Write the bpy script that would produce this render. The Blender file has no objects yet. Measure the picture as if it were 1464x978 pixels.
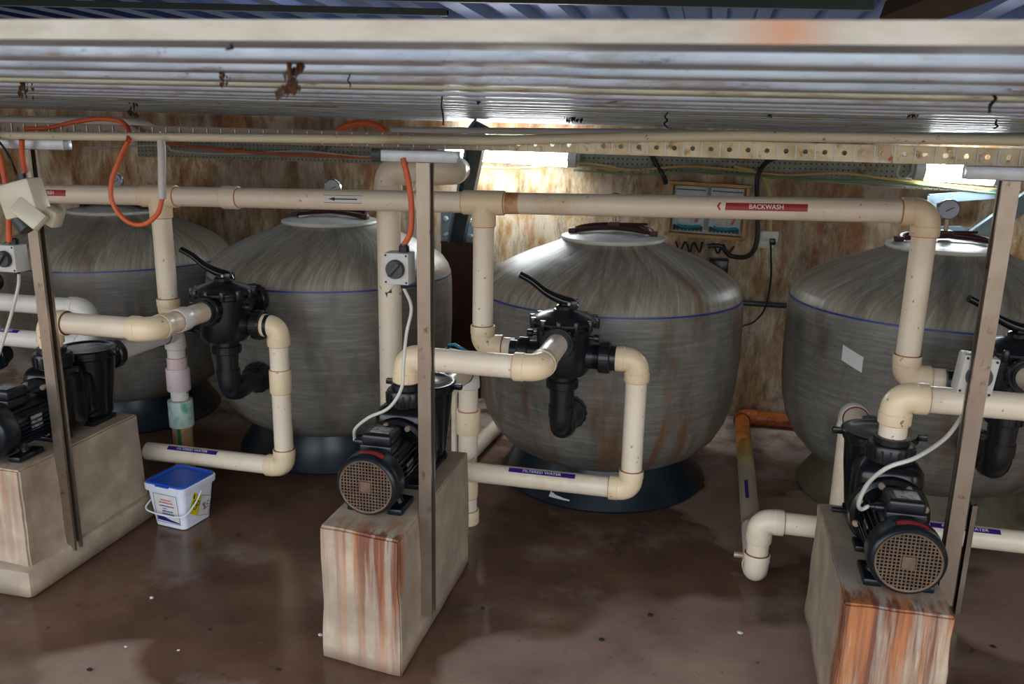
import bpy, bmesh, math, random
from mathutils import Vector, Matrix, noise
random.seed(7)
PI = math.pi
SC = bpy.context.scene
COL = SC.collection
V = Vector

# ------------------------------------------------------------------ camera
F, CX, CY, EYE = 1208.0, 732.0, 489.0, 1.65
def nz(v): return V(v).normalized()
_Y = nz((293, -298, F)); _Z = -nz((-92, 4806.4, F)); _X = _Y.cross(_Z)     # world axes in (right, down, forward)
_Z = _X.cross(_Y)
def ray(px, py):
    c = V((px - CX, py - CY, F)); return V((_X.dot(c), _Y.dot(c), _Z.dot(c)))
def P(px, py, y):
    d = ray(px, py); return d * (y / d.y) + V((0, 0, EYE))
def PZ(px, py, z):
    d = ray(px, py); return d * ((z - EYE) / d.z) + V((0, 0, EYE))
cam_d = bpy.data.cameras.new('camera'); cam = bpy.data.objects.new('camera', cam_d); COL.objects.link(cam)
r_, u_, f_ = V((_X[0], _Y[0], _Z[0])), -V((_X[1], _Y[1], _Z[1])), V((_X[2], _Y[2], _Z[2]))
cam.matrix_world = Matrix(((r_.x, u_.x, -f_.x, 0), (r_.y, u_.y, -f_.y, 0), (r_.z, u_.z, -f_.z, EYE), (0, 0, 0, 1)))
cam_d.sensor_width = 36; cam_d.lens = F / 1464 * 36; cam_d.clip_start = 0.02
cam_d.dof.use_dof = True; cam_d.dof.focus_distance = 3.1; cam_d.dof.aperture_fstop = 6.3
SC.camera = cam

# ------------------------------------------------------------------ materials
def new_mat(name):
    m = bpy.data.materials.new(name); m.use_nodes = True
    nt = m.node_tree; return m, nt, nt.nodes['Principled BSDF']
def N(nt, t, **k):
    n = nt.nodes.new(t)
    for a, b in k.items():
        if a in n.inputs: n.inputs[a].default_value = b
        else: setattr(n, a, b)
    return n
def L(nt, a, b): nt.links.new(a, b)
def srgb(r, g, b):
    f = lambda c: (c / 255 / 12.92) if c / 255 <= .04045 else ((c / 255 + .055) / 1.055) ** 2.4
    return (f(r), f(g), f(b), 1)
def ramp(nt, stops, src=None, interp='LINEAR'):
    n = nt.nodes.new('ShaderNodeValToRGB'); e = n.color_ramp.elements; n.color_ramp.interpolation = interp
    while len(e) < len(stops): e.new(.5)
    for i, (p, c) in enumerate(stops):
        e[i].position = p; e[i].color = c if len(c) == 4 else (*c, 1)
    if src: L(nt, src, n.inputs['Fac'])
    return n
def mapping(nt, scale=(1, 1, 1), coord='Object', loc=(0, 0, 0)):
    tc = nt.nodes.new('ShaderNodeTexCoord'); mp = nt.nodes.new('ShaderNodeMapping')
    if coord == 'World':
        g = nt.nodes.new('ShaderNodeNewGeometry'); L(nt, g.outputs['Position'], mp.inputs['Vector'])
    else: L(nt, tc.outputs[coord], mp.inputs['Vector'])
    mp.inputs['Scale'].default_value = scale; mp.inputs['Location'].default_value = loc
    return mp.outputs['Vector']
def noise_n(nt, vec, scale=5, detail=4, rough=.6, dist=0):
    n = N(nt, 'ShaderNodeTexNoise'); n.inputs['Scale'].default_value = scale; n.inputs['Detail'].default_value = detail
    n.inputs['Roughness'].default_value = rough; n.inputs['Distortion'].default_value = dist
    L(nt, vec, n.inputs['Vector']); return n.outputs['Fac']
def mix(nt, fac, a, b, mode='MIX'):
    n = nt.nodes.new('ShaderNodeMix'); n.data_type = 'RGBA'; n.blend_type = mode
    for s, v in ((n.inputs[0], fac), (n.inputs[6], a), (n.inputs[7], b)):
        if hasattr(v, 'node'): L(nt, v, s)
        else: s.default_value = v
    return n.outputs[2]
def bump(nt, bs, h, strength=.2, dist=.01):
    b = nt.nodes.new('ShaderNodeBump'); b.inputs['Strength'].default_value = strength; b.inputs['Distance'].default_value = dist
    L(nt, h, b.inputs['Height']); L(nt, b.outputs[0], bs.inputs['Normal'])
def math_n(nt, op, a, b=None, c=None):
    n = nt.nodes.new('ShaderNodeMath'); n.operation = op; n.use_clamp = False
    for i, v in enumerate((a, b, c)):
        if v is None: continue
        if hasattr(v, 'node'): L(nt, v, n.inputs[i])
        else: n.inputs[i].default_value = v
    return n.outputs[0]
def flat(name, col, rough=.5, metal=0, var=.25, sc=8, stain=None, st=(.55, .75), spec=None):
    m, nt, bs = new_mat(name)
    v = mapping(nt, coord='World')
    n = noise_n(nt, v, sc, 6)
    dark = tuple(c * (1 - var) for c in col[:3]) + (1,)
    lite = tuple(min(1, c * (1 + var * .6)) for c in col[:3]) + (1,)
    c = ramp(nt, [(.3, dark), (.7, lite)], n).outputs[0]
    if stain:
        n2 = noise_n(nt, v, sc * .9, 5, .65)
        f = ramp(nt, [(st[0], (0, 0, 0)), (st[1], (1, 1, 1))], n2).outputs[0]
        c = mix(nt, f, c, stain)
    if 'pvc' in name or 'conduit' in name:
        sk = noise_n(nt, v, 46, 3, .55)
        c = mix(nt, ramp(nt, [(.69, (0, 0, 0)), (.73, (.75, .75, .75))], sk).outputs[0], c, srgb(92, 76, 60))
        sk2 = noise_n(nt, v, 2.2, 5, .6)
        c = mix(nt, ramp(nt, [(.55, (0, 0, 0)), (.75, (.35, .35, .35))], sk2).outputs[0], c, srgb(188, 150, 112))
    L(nt, c, bs.inputs['Base Color'])
    bs.inputs['Roughness'].default_value = rough; bs.inputs['Metallic'].default_value = metal
    if spec is not None: bs.inputs['Specular IOR Level'].default_value = spec
    return m
M = {}
M['pvc'] = flat('aged_cream_pvc', srgb(238, 221, 196), .33, 0, .07, 3, srgb(196, 165, 118), (.56, .85))
M['pvc_warm'] = flat('yellowed_pvc_fitting', srgb(238, 214, 176), .34, 0, .07, 5, srgb(200, 160, 115), (.58, .85))
M['pvc_white'] = flat('white_pvc', srgb(226, 219, 210), .35, 0, .05, 4, srgb(200, 180, 150), (.6, .85))
M['pvc_pink'] = flat('pinkish_pvc_reducer', srgb(220, 196, 196), .4, 0, .07, 6)
M['pvc_green'] = flat('green_stained_pvc', srgb(196, 216, 208), .4, 0, .05, 8, srgb(70, 165, 130), (.5, .62))
M['pvc_muddy'] = flat('muddy_pvc', srgb(186, 150, 108), .5, 0, .15, 9, srgb(140, 92, 55), (.5, .7))
M['glue'] = flat('pipe_glue_line', srgb(190, 120, 90), .5)
M['conduit_yellow'] = flat('cream_yellow_conduit', srgb(214, 204, 174), .4, 0, .08, 3, srgb(190, 150, 90), (.64, .8))
M['conduit_grey'] = flat('grey_conduit', srgb(196, 192, 184), .4, 0, .1, 2, srgb(150, 125, 95), (.6, .8))
M['orange'] = flat('orange_conduit', srgb(214, 96, 52), .45, 0, .15, 20)
M['black'] = flat('black_plastic', srgb(25, 27, 30), .28, 0, .3, 14, srgb(60, 56, 52), (.62, .9))
M['black_gloss'] = flat('gloss_black_pump_plastic', srgb(17, 19, 21), .22, 0, .3, 14, srgb(58, 54, 50), (.64, .9))
M['motor'] = flat('blue_black_motor_paint', srgb(15, 24, 30), .3, 0, .35, 12, srgb(64, 58, 52), (.6, .85))
M['grille'] = flat('rusty_fan_grille', srgb(104, 84, 66), .55, .3, .35, 30, srgb(116, 74, 48), (.52, .72))
M['dark_inside'] = flat('dark_interior', srgb(8, 8, 8), .8)
M['bolt'] = flat('brass_bolt', srgb(196, 170, 146), .4, .4, .2, 30)
M['grey_plastic'] = flat('grey_switch_plastic', srgb(196, 194, 186), .45, 0, .08, 20, srgb(150, 110, 70), (.62, .8))
M['dark_grey'] = flat('dark_grey_knob', srgb(58, 60, 62), .4)
M['cream_plastic'] = flat('cream_socket_plastic', srgb(220, 212, 188), .35, 0, .07, 12, srgb(180, 140, 90), (.62, .8))
M['cable_white'] = flat('off_white_cable', srgb(196, 192, 178), .45, 0, .1, 20)
M['cable_black'] = flat('black_cable', srgb(26, 26, 27), .45)
M['cable_yellow'] = flat('yellowed_cable', srgb(190, 160, 95), .45, 0, .15, 20)
M['cable_green'] = flat('green_cable', srgb(110, 135, 90), .45)
M['red_label'] = flat('red_sticker', srgb(160, 34, 36), .4, 0, .12, 40)
M['purple_label'] = flat('purple_sticker', srgb(58, 26, 122), .4, 0, .15, 40)
M['green_label'] = flat('green_sticker', srgb(30, 110, 62), .4, 0, .2, 40)
M['white_label'] = flat('white_sticker', srgb(222, 218, 212), .45, 0, .06, 30)
M['ink'] = flat('black_ink', srgb(18, 18, 18), .5)
M['red_ink'] = flat('red_ink', srgb(200, 90, 90), .5)
M['blue_ink'] = flat('blue_ink', srgb(25, 32, 120), .5)
M['text_white'] = flat('white_lettering', srgb(230, 226, 220), .5, 0, .03)
M['yellow_label'] = flat('yellow_sticker', srgb(222, 204, 20), .45, 0, .06, 30)
M['silver_label'] = flat('silver_plate', srgb(170, 168, 165), .35, .4, .2, 60, srgb(90, 88, 86), (.5, .6))
M['blue_lid'] = flat('blue_plastic', srgb(22, 82, 190), .3, 0, .1, 10)
M['bucket'] = flat('white_bucket_plastic', srgb(226, 228, 236), .35, 0, .03, 10)
M['teal'] = flat('teal_handle', srgb(20, 140, 170), .4)
M['maroon'] = flat('dark_red_clamp', srgb(70, 32, 28), .5, .2, .3, 20)
M['column'] = flat('dark_red_steel', srgb(62, 32, 24), .45, .2, .3, 4, srgb(95, 52, 32), (.5, .7))
M['bluesteel'] = flat('blue_grey_galvanised_steel', srgb(128, 148, 162), .4, .5, .2, 8, srgb(120, 90, 60), (.62, .8))
M['darkbrace'] = flat('dark_weathered_brace', srgb(70, 82, 86), .35, .4, .3, 8, srgb(50, 40, 30), (.5, .8))
M['galv'] = flat('galvanised_bracket', srgb(188, 192, 196), .35, .6, .2, 15, srgb(120, 100, 80), (.6, .8))
M['debris'] = flat('dry_leaf_litter', srgb(88, 58, 36), .9, 0, .5, 60)
M['debris_dark'] = flat('dark_cobweb_dirt', srgb(30, 26, 24), .9, 0, .4, 60)
M['base_tan'] = flat('olive_tan_tank_base', srgb(96, 90, 68), .6, 0, .3, 6, srgb(50, 46, 38), (.5, .7))
M['lid_white'] = flat('off_white_tank_lid', srgb(206, 208, 196), .4, 0, .1, 8, srgb(160, 120, 80), (.6, .8))
M['base'] = flat('dark_blue_tank_base', srgb(20, 32, 42), .3, 0, .3, 6, srgb(60, 58, 54), (.62, .85))
M['dial'] = flat('gauge_dial', srgb(170, 176, 184), .3)
M['steel'] = flat('bright_steel_rim', srgb(190, 190, 190), .25, .9, .1, 10)
M['timber'] = flat('yellow_brown_timber', srgb(186, 142, 74), .55, 0, .25, 14, srgb(120, 75, 40), (.55, .75))
M['board'] = flat('grey_green_board', srgb(186, 196, 190), .5, 0, .15, 14)
M['upper'] = flat('unseen_bounce_concrete', srgb(62, 66, 72), .8)  # tone of the added ground that bounces light up to the roof
M['roof_beam'] = flat('dark_green_purlin', srgb(44, 54, 46), .35, .3, .2, 5)
M['brown_beam'] = flat('brown_roof_beam', srgb(78, 60, 48), .6, .1, .3, 4)

def mat_roof():
    m, nt, bs = new_mat('blue_roof_sheet')
    v = mapping(nt, coord='World'); n = noise_n(nt, v, 5, 6)
    L(nt, ramp(nt, [(.3, srgb(10, 34, 84)), (.7, srgb(18, 54, 120))], n).outputs[0], bs.inputs['Base Color'])
    bs.inputs['Metallic'].default_value = .5; bs.inputs['Roughness'].default_value = .35
    return m
M['roof'] = mat_roof()

def mat_post():
    m, nt, bs = new_mat('weathered_strut_channel')
    v = mapping(nt, (1, 1, .6), 'World'); n = noise_n(nt, v, 9, 6)
    v2 = mapping(nt, (1, 1, .8), 'World'); n2 = noise_n(nt, v2, 30, 7, .7)
    c = ramp(nt, [(.3, srgb(150, 136, 120)), (.7, srgb(176, 162, 146))], n).outputs[0]
    c = mix(nt, ramp(nt, [(.60, (0, 0, 0)), (.70, (.8, .8, .8))], n2).outputs[0], c, srgb(104, 70, 48))
    L(nt, c, bs.inputs['Base Color']); bs.inputs['Metallic'].default_value = .85; bs.inputs['Roughness'].default_value = .28
    return m
M['post'] = mat_post()

def mat_channel():
    m, nt, bs = new_mat('rusty_perforated_channel')
    v = mapping(nt, (1, 1, 1), 'World'); n = noise_n(nt, v, 14, 6)
    c = ramp(nt, [(.3, srgb(170, 152, 116)), (.6, srgb(206, 194, 160))], n).outputs[0]
    n2 = noise_n(nt, v, 26, 5, .7)
    c = mix(nt, ramp(nt, [(.55, (0, 0, 0)), (.68, (1, 1, 1))], n2).outputs[0], c, srgb(150, 84, 36))
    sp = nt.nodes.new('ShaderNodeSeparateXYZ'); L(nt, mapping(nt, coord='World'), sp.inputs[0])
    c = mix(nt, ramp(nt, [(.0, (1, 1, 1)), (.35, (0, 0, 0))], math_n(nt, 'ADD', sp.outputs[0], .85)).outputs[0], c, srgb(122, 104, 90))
    L(nt, c, bs.inputs['Base Color']); bs.inputs['Metallic'].default_value = .35; bs.inputs['Roughness'].default_value = .35
    return m
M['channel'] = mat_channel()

def mat_slat(nm, ca_, cb_):
    m, nt, bs = new_mat(nm)
    v = mapping(nt, (.6, 3, 3), 'World'); n = noise_n(nt, v, 7, 8, .65)
    c = ramp(nt, [(.3, ca_), (.6, cb_)], n).outputs[0]
    v2 = mapping(nt, (.9, 4, 4), 'World', (3, 1, 0)); n2 = noise_n(nt, v2, 5, 7, .7)
    c = mix(nt, ramp(nt, [(.54, (0, 0, 0)), (.68, (.9, .9, .9))], n2).outputs[0], c, srgb(128, 104, 78))
    v3 = mapping(nt, (2, 8, 8), 'World', (7, 1, 0)); n3 = noise_n(nt, v3, 9, 8, .8)
    c = mix(nt, ramp(nt, [(.59, (0, 0, 0)), (.68, (1, 1, 1))], n3).outputs[0], c, srgb(56, 46, 38))
    L(nt, c, bs.inputs['Base Color']); bs.inputs['Metallic'].default_value = .2; bs.inputs['Roughness'].default_value = .34
    bump(nt, bs, n3, .15, .004)
    return m
M['slat'] = mat_slat('galvanised_deck_batten', srgb(134, 144, 156), srgb(180, 190, 200)); M['slat_warm'] = mat_slat('greenish_deck_batten', srgb(146, 150, 128), srgb(190, 192, 168))
def mat_slat_face():
    m, nt, bs = new_mat('stained_cream_batten')
    v = mapping(nt, (.8, 3, 3), 'World'); n = noise_n(nt, v, 9, 8, .65)
    c = ramp(nt, [(.3, srgb(142, 132, 114)), (.6, srgb(172, 162, 146))], n).outputs[0]
    v2 = mapping(nt, (1.2, 2, 2), 'World', (0.35, 1, 0)); n2 = noise_n(nt, v2, 4, 4, .6)
    c = mix(nt, ramp(nt, [(.58, (0, 0, 0)), (.72, (1, 1, 1))], n2).outputs[0], c, srgb(156, 108, 66))
    sp = nt.nodes.new('ShaderNodeSeparateXYZ'); L(nt, mapping(nt, coord='World'), sp.inputs[0])
    xc = P(1117, 45, .8).x
    d = math_n(nt, 'ABSOLUTE', math_n(nt, 'SUBTRACT', math_n(nt, 'ADD', sp.outputs[0], math_n(nt, 'MULTIPLY', n, .03)), xc + .015))
    c = mix(nt, ramp(nt, [(.002, (.7, .7, .7)), (.05, (0, 0, 0))], d).outputs[0], c, srgb(176, 108, 60))
    L(nt, c, bs.inputs['Base Color']); bs.inputs['Roughness'].default_value = .5
    return m
M['slat_face'] = mat_slat_face()

def mat_wall():
    m, nt, bs = new_mat('rust_streaked_wall')
    v = mapping(nt, (1, 1, .34), 'World'); n = noise_n(nt, v, 6.5, 11, .76, .2)
    c = ramp(nt, [(.26, srgb(88, 58, 38)), (.36, srgb(146, 102, 62)), (.44, srgb(182, 142, 94)), (.50, srgb(206, 178, 138)), (.57, srgb(232, 216, 188)), (.70, srgb(242, 234, 220))], n).outputs[0]
    v2 = mapping(nt, (1, 1, .3), 'World', (5, 0, 2)); n2 = noise_n(nt, v2, 5, 9, .75, .3)
    c = mix(nt, ramp(nt, [(.54, (0, 0, 0)), (.64, (.8, .8, .8))], n2).outputs[0], c, srgb(188, 104, 44))
    v3 = mapping(nt, (1, 1, .3), 'World', (1, 0, 8)); n3 = noise_n(nt, v3, 9, 9, .78, .3)
    c = mix(nt, ramp(nt, [(.52, (0, 0, 0)), (.70, (.9, .9, .9))], n3).outputs[0], c, srgb(66, 40, 26))
    v4 = mapping(nt, (1, 1, 1), 'World', (9, 0, 0)); n4 = noise_n(nt, v4, 1.3, 3, .5)
    c = mix(nt, ramp(nt, [(.45, (0, 0, 0)), (.65, (.6, .6, .6))], n4).outputs[0], c, srgb(96, 62, 42), 'MULTIPLY')
    L(nt, c, bs.inputs['Base Color']); bs.inputs['Roughness'].default_value = .55
    bump(nt, bs, n2, .35, .02)
    return m
M['wall'] = mat_wall()

def mat_floor():
    m, nt, bs = new_mat('wet_brown_concrete_floor')
    v = mapping(nt, (1, 1, 1), 'World')
    n = noise_n(nt, v, 3.2, 8, .62); nf = noise_n(nt, v, 26, 6, .7)
    dry = ramp(nt, [(.3, srgb(124, 96, 82)), (.7, srgb(158, 130, 112))], n).outputs[0]
    wet = ramp(nt, [(.3, srgb(76, 54, 42)), (.7, srgb(112, 82, 64))], n).outputs[0]
    # wet zone: round the tanks and between the first two plinths
    w = noise_n(nt, mapping(nt, (1, 1.2, 1), 'World', (2.3, .4, 0)), 1.15, 3, .5, .5)
    sp = nt.nodes.new('ShaderNodeSeparateXYZ'); L(nt, mapping(nt, coord='World'), sp.inputs[0])
    mr = nt.nodes.new('ShaderNodeMapRange'); L(nt, sp.outputs[1], mr.inputs[0])
    for i, vv in zip((1, 2, 3, 4), (1.65, 2.5, -.28, .14)): mr.inputs[i].default_value = vv
    mx = nt.nodes.new('ShaderNodeMapRange'); L(nt, sp.outputs[0], mx.inputs[0])
    for i, vv in zip((1, 2, 3, 4), (-1.0, 0.1, .14, -.2)): mx.inputs[i].default_value = vv
    my = nt.nodes.new('ShaderNodeMapRange'); L(nt, sp.outputs[1], my.inputs[0])
    for i, vv in zip((1, 2, 3, 4), (3.9, 4.6, 0, -.22)): my.inputs[i].default_value = vv
    s = math_n(nt, 'ADD', math_n(nt, 'ADD', w, mr.outputs[0]), math_n(nt, 'ADD', mx.outputs[0], my.outputs[0]))
    wf = ramp(nt, [(.46, (0, 0, 0)), (.51, (1, 1, 1))], s).outputs[0]
    c = mix(nt, wf, dry, wet)
    spk = ramp(nt, [(.62, (0, 0, 0)), (.72, (.8, .8, .8))], nf).outputs[0]
    c = mix(nt, spk, c, srgb(40, 30, 26))
    pale = ramp(nt, [(.56, (0, 0, 0)), (.7, (.5, .5, .5))], noise_n(nt, mapping(nt, (1, 1, 1), 'World', (4, 7, 0)), 2.1, 6, .65)).outputs[0]
    c = mix(nt, pale, c, srgb(150, 134, 124))
    rp = ramp(nt, [(.42, (0, 0, 0)), (.56, (1, 1, 1))], noise_n(nt, mapping(nt, (1, 1, 1), 'World', (1, 3, 0)), 4.2, 7, .7)).outputs[0]
    fy2 = nt.nodes.new('ShaderNodeMapRange'); L(nt, sp.outputs[1], fy2.inputs[0])
    for i, vv in zip((1, 2, 3, 4), (3.9, 4.5, 0, .8)): fy2.inputs[i].default_value = vv
    c = mix(nt, math_n(nt, 'MULTIPLY', rp, fy2.outputs[0]), c, srgb(186, 172, 160))
    L(nt, c, bs.inputs['Base Color'])
    rr = nt.nodes.new('ShaderNodeMapRange'); L(nt, wf, rr.inputs[0])
    rr.inputs[3].default_value = .62; rr.inputs[4].default_value = .12
    r2 = math_n(nt, 'ADD', rr.outputs[0], math_n(nt, 'MULTIPLY', nf, .12))
    L(nt, r2, bs.inputs['Roughness'])
    bs.inputs['Specular IOR Level'].default_value = .4
    bump(nt, bs, math_n(nt, 'ADD', math_n(nt, 'MULTIPLY', nf, .2), n), .05, .010)
    return m
M['floor'] = mat_floor()

def mat_plinth(x0, x1, yf, ztop, seed, strength):
    m, nt, bs = new_mat('rust_stained_concrete')
    v = mapping(nt, (1, 1, 1), 'World', (seed, 0, 0)); n = noise_n(nt, v, 7, 8, .6)
    c = ramp(nt, [(.3, srgb(142, 122, 102)), (.7, srgb(186, 166, 142))], n).outputs[0]
    n5 = noise_n(nt, v, 3, 6, .6)
    c = mix(nt, ramp(nt, [(.5, (0, 0, 0)), (.66, (.7, .7, .7))], n5).outputs[0], c, srgb(136, 124, 112))
    sp = nt.nodes.new('ShaderNodeSeparateXYZ'); L(nt, mapping(nt, coord='World'), sp.inputs[0])
    vs = mapping(nt, (1, .25, .05), 'World', (seed, 0, 0)); ns = noise_n(nt, vs, 26, 4, .6)
    def mr(src, a, b, c_, d):
        r = nt.nodes.new('ShaderNodeMapRange'); L(nt, src, r.inputs[0])
        for i, q in zip((1, 2, 3, 4), (a, b, c_, d)): r.inputs[i].default_value = q
        return r.outputs[0]
    fy = mr(sp.outputs[1], yf + .02, yf + .16, 1, 0)
    fx = mr(sp.outputs[0], x0, x1, .35, 1.5) if seed < 8 else mr(sp.outputs[0], x0, x1, 1.5, .8)
    fz = mr(sp.outputs[2], ztop * .15, ztop, .35, 1)
    st = ramp(nt, [(.43, (0, 0, 0)), (.55, (1, 1, 1))], ns).outputs[0]
    f = math_n(nt, 'MULTIPLY', math_n(nt, 'MULTIPLY', fy, fx), math_n(nt, 'MULTIPLY', fz, st))
    f = math_n(nt, 'MULTIPLY', f, strength); f = math_n(nt, 'MINIMUM', f, .88)
    rc = ramp(nt, [(.4, srgb(172, 100, 48)), (.56, srgb(104, 46, 20))], noise_n(nt, vs, 34, 4, .6)).outputs[0]
    c = mix(nt, f, c, rc)
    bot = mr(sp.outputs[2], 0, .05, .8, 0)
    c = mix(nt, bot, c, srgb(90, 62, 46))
    L(nt, c, bs.inputs['Base Color']); bs.inputs['Roughness'].default_value = .75
    bump(nt, bs, n, .25, .01)
    return m

def mat_tank(name, seed, rust):
    m, nt, bs = new_mat(name)
    tc = nt.nodes.new('ShaderNodeTexCoord'); sp = nt.nodes.new('ShaderNodeSeparateXYZ'); L(nt, tc.outputs['Object'], sp.inputs[0])
    ang = math_n(nt, 'ARCTAN2', sp.outputs[1], sp.outputs[0])
    rad = math_n(nt, 'POWER', math_n(nt, 'ADD', math_n(nt, 'POWER', sp.outputs[0], 2.), math_n(nt, 'POWER', sp.outputs[1], 2.)), .5)
    def vec(a, b, c_):
        n = nt.nodes.new('ShaderNodeCombineXYZ')
        for i, q in enumerate((a, b, c_)):
            if hasattr(q, 'node'): L(nt, q, n.inputs[i])
            else: n.inputs[i].default_value = q
        return n.outputs[0]
    # dome: filament winding, two sets of slanted strands
    a1 = math_n(nt, 'ADD', math_n(nt, 'MULTIPLY', ang, 11.), math_n(nt, 'MULTIPLY', rad, 9.))
    a2 = math_n(nt, 'SUBTRACT', math_n(nt, 'MULTIPLY', ang, 9.), math_n(nt, 'MULTIPLY', rad, 16.))
    d1 = noise_n(nt, vec(a1, math_n(nt, 'MULTIPLY', rad, 1.5), seed), 3.2, 5, .7)
    d2 = noise_n(nt, vec(a2, math_n(nt, 'MULTIPLY', rad, 1.5), seed + 5), 3.2, 5, .7)
    dome = math_n(nt, 'ADD', math_n(nt, 'MULTIPLY', d1, .8), math_n(nt, 'MULTIPLY', d2, .2))
    side = noise_n(nt, vec(math_n(nt, 'MULTIPLY', ang, 1.2), seed, math_n(nt, 'MULTIPLY', sp.outputs[2], 30.)), 3., 5, .7)
    sel = nt.nodes.new('ShaderNodeMapRange'); L(nt, sp.outputs[2], sel.inputs[0])
    sel.inputs[1].default_value = .91; sel.inputs[2].default_value = .93
    cd = ramp(nt, [(.34, srgb(122, 114, 100)), (.5, srgb(142, 134, 118)), (.66, srgb(172, 165, 150))], dome).outputs[0]
    cs = ramp(nt, [(.3, srgb(100, 97, 90)), (.55, srgb(124, 120, 112)), (.75, srgb(148, 144, 137))], side).outputs[0]
    c = mix(nt, sel.outputs[0], cs, cd)
    # drips of rust running down from the lid
    dr = noise_n(nt, vec(math_n(nt, 'MULTIPLY', ang, 2.6), seed + 2, math_n(nt, 'MULTIPLY', sp.outputs[2], .8)), 2.2, 6, .65, .3)
    f = ramp(nt, [(.52, (0, 0, 0)), (.66, (rust, rust, rust))], dr).outputs[0]
    c = mix(nt, f, c, srgb(120, 84, 54))
    dk = noise_n(nt, vec(math_n(nt, 'MULTIPLY', ang, 3.), seed + 9, math_n(nt, 'MULTIPLY', sp.outputs[2], 2.)), 1.6, 6, .6)
    c = mix(nt, ramp(nt, [(.5, (0, 0, 0)), (.7, (.6, .6, .6))], dk).outputs[0], c, srgb(66, 60, 50))
    L(nt, c, bs.inputs['Base Color']); bs.inputs['Roughness'].default_value = .42
    hs = nt.nodes.new('ShaderNodeMix'); L(nt, sel.outputs[0], hs.inputs[0]); L(nt, side, hs.inputs[2]); L(nt, dome, hs.inputs[3])
    bump(nt, bs, hs.outputs[0], .3, .004)
    return m
M['seam'] = flat('blue_seam_tape', srgb(30, 50, 130), .4)

def mat_rusty_pipe():
    m, nt, bs = new_mat('rust_dripped_pvc')
    v = mapping(nt, coord='World'); sp = nt.nodes.new('ShaderNodeSeparateXYZ'); L(nt, v, sp.inputs[0])
    mr = nt.nodes.new('ShaderNodeMapRange'); L(nt, sp.outputs[1], mr.inputs[0])
    mr.inputs[1].default_value = 3.95; mr.inputs[2].default_value = 4.75
    n = noise_n(nt, v, 9, 6, .65)
    f = math_n(nt, 'MULTIPLY', mr.outputs[0], math_n(nt, 'ADD', n, .75))
    c = ramp(nt, [(0, srgb(190, 172, 146)), (.2, srgb(214, 196, 140)), (.6, srgb(214, 150, 60)), (1, srgb(176, 92, 28))], f).outputs[0]
    n2 = noise_n(nt, v, 14, 6, .7)
    f2 = math_n(nt, 'MULTIPLY', mr.outputs[0], ramp(nt, [(.52, (0, 0, 0)), (.62, (1, 1, 1))], n2).outputs[0])
    c = mix(nt, f2, c, srgb(104, 44, 20))
    L(nt, c, bs.inputs['Base Color']); bs.inputs['Roughness'].default_value = .4
    return m
M['rusty_pipe'] = mat_rusty_pipe(); M['rust_band'] = flat('rust_stained_pvc', srgb(206, 164, 122), .4, 0, .1, 20, srgb(176, 112, 66), (.45, .6))

def mat_tray():
    m, nt, bs = new_mat('perforated_tray_steel')
    v = mapping(nt, (1, 1, 1), 'World'); sp = nt.nodes.new('ShaderNodeSeparateXYZ'); L(nt, v, sp.inputs[0])
    def cell(s, step):
        return math_n(nt, 'SUBTRACT', math_n(nt, 'FRACT', math_n(nt, 'MULTIPLY', s, 1 / step)), .5)
    a, b = cell(sp.outputs[0], .028), cell(sp.outputs[2], .028)
    d = math_n(nt, 'POWER', math_n(nt, 'ADD', math_n(nt, 'POWER', a, 2.), math_n(nt, 'POWER', b, 2.)), .5)
    hole = math_n(nt, 'LESS_THAN', d, .17)
    n = noise_n(nt, v, 10, 6)
    c = ramp(nt, [(.3, srgb(120, 122, 104)), (.7, srgb(150, 150, 130))], n).outputs[0]
    n2 = noise_n(nt, v, 7, 6, .7)
    c = mix(nt, ramp(nt, [(.55, (0, 0, 0)), (.66, (1, 1, 1))], n2).outputs[0], c, srgb(110, 66, 36))
    c = mix(nt, hole, c, srgb(46, 34, 26))
    L(nt, c, bs.inputs['Base Color']); bs.inputs['Roughness'].default_value = .5; bs.inputs['Metallic'].default_value = .2
    return m
M['tray'] = mat_tray()
def mat_emit(name, col, s):
    m, nt, bs = new_mat(name); bs.inputs['Base Color'].default_value = (.9, .9, .9, 1)
    bs.inputs['Emission Color'].default_value = col; bs.inputs['Emission Strength'].default_value = s
    return m
M['tube'] = mat_emit('fluorescent_diffuser', (.90, .96, 1, 1), 30)
def mat_glass():
    m, nt, bs = new_mat('clear_cover'); bs.inputs['Base Color'].default_value = (.8, .85, .85, 1)
    bs.inputs['Transmission Weight'].default_value = .9; bs.inputs['Roughness'].default_value = .15; bs.inputs['IOR'].default_value = 1.3
    return m
M['cover'] = mat_glass()

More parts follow.
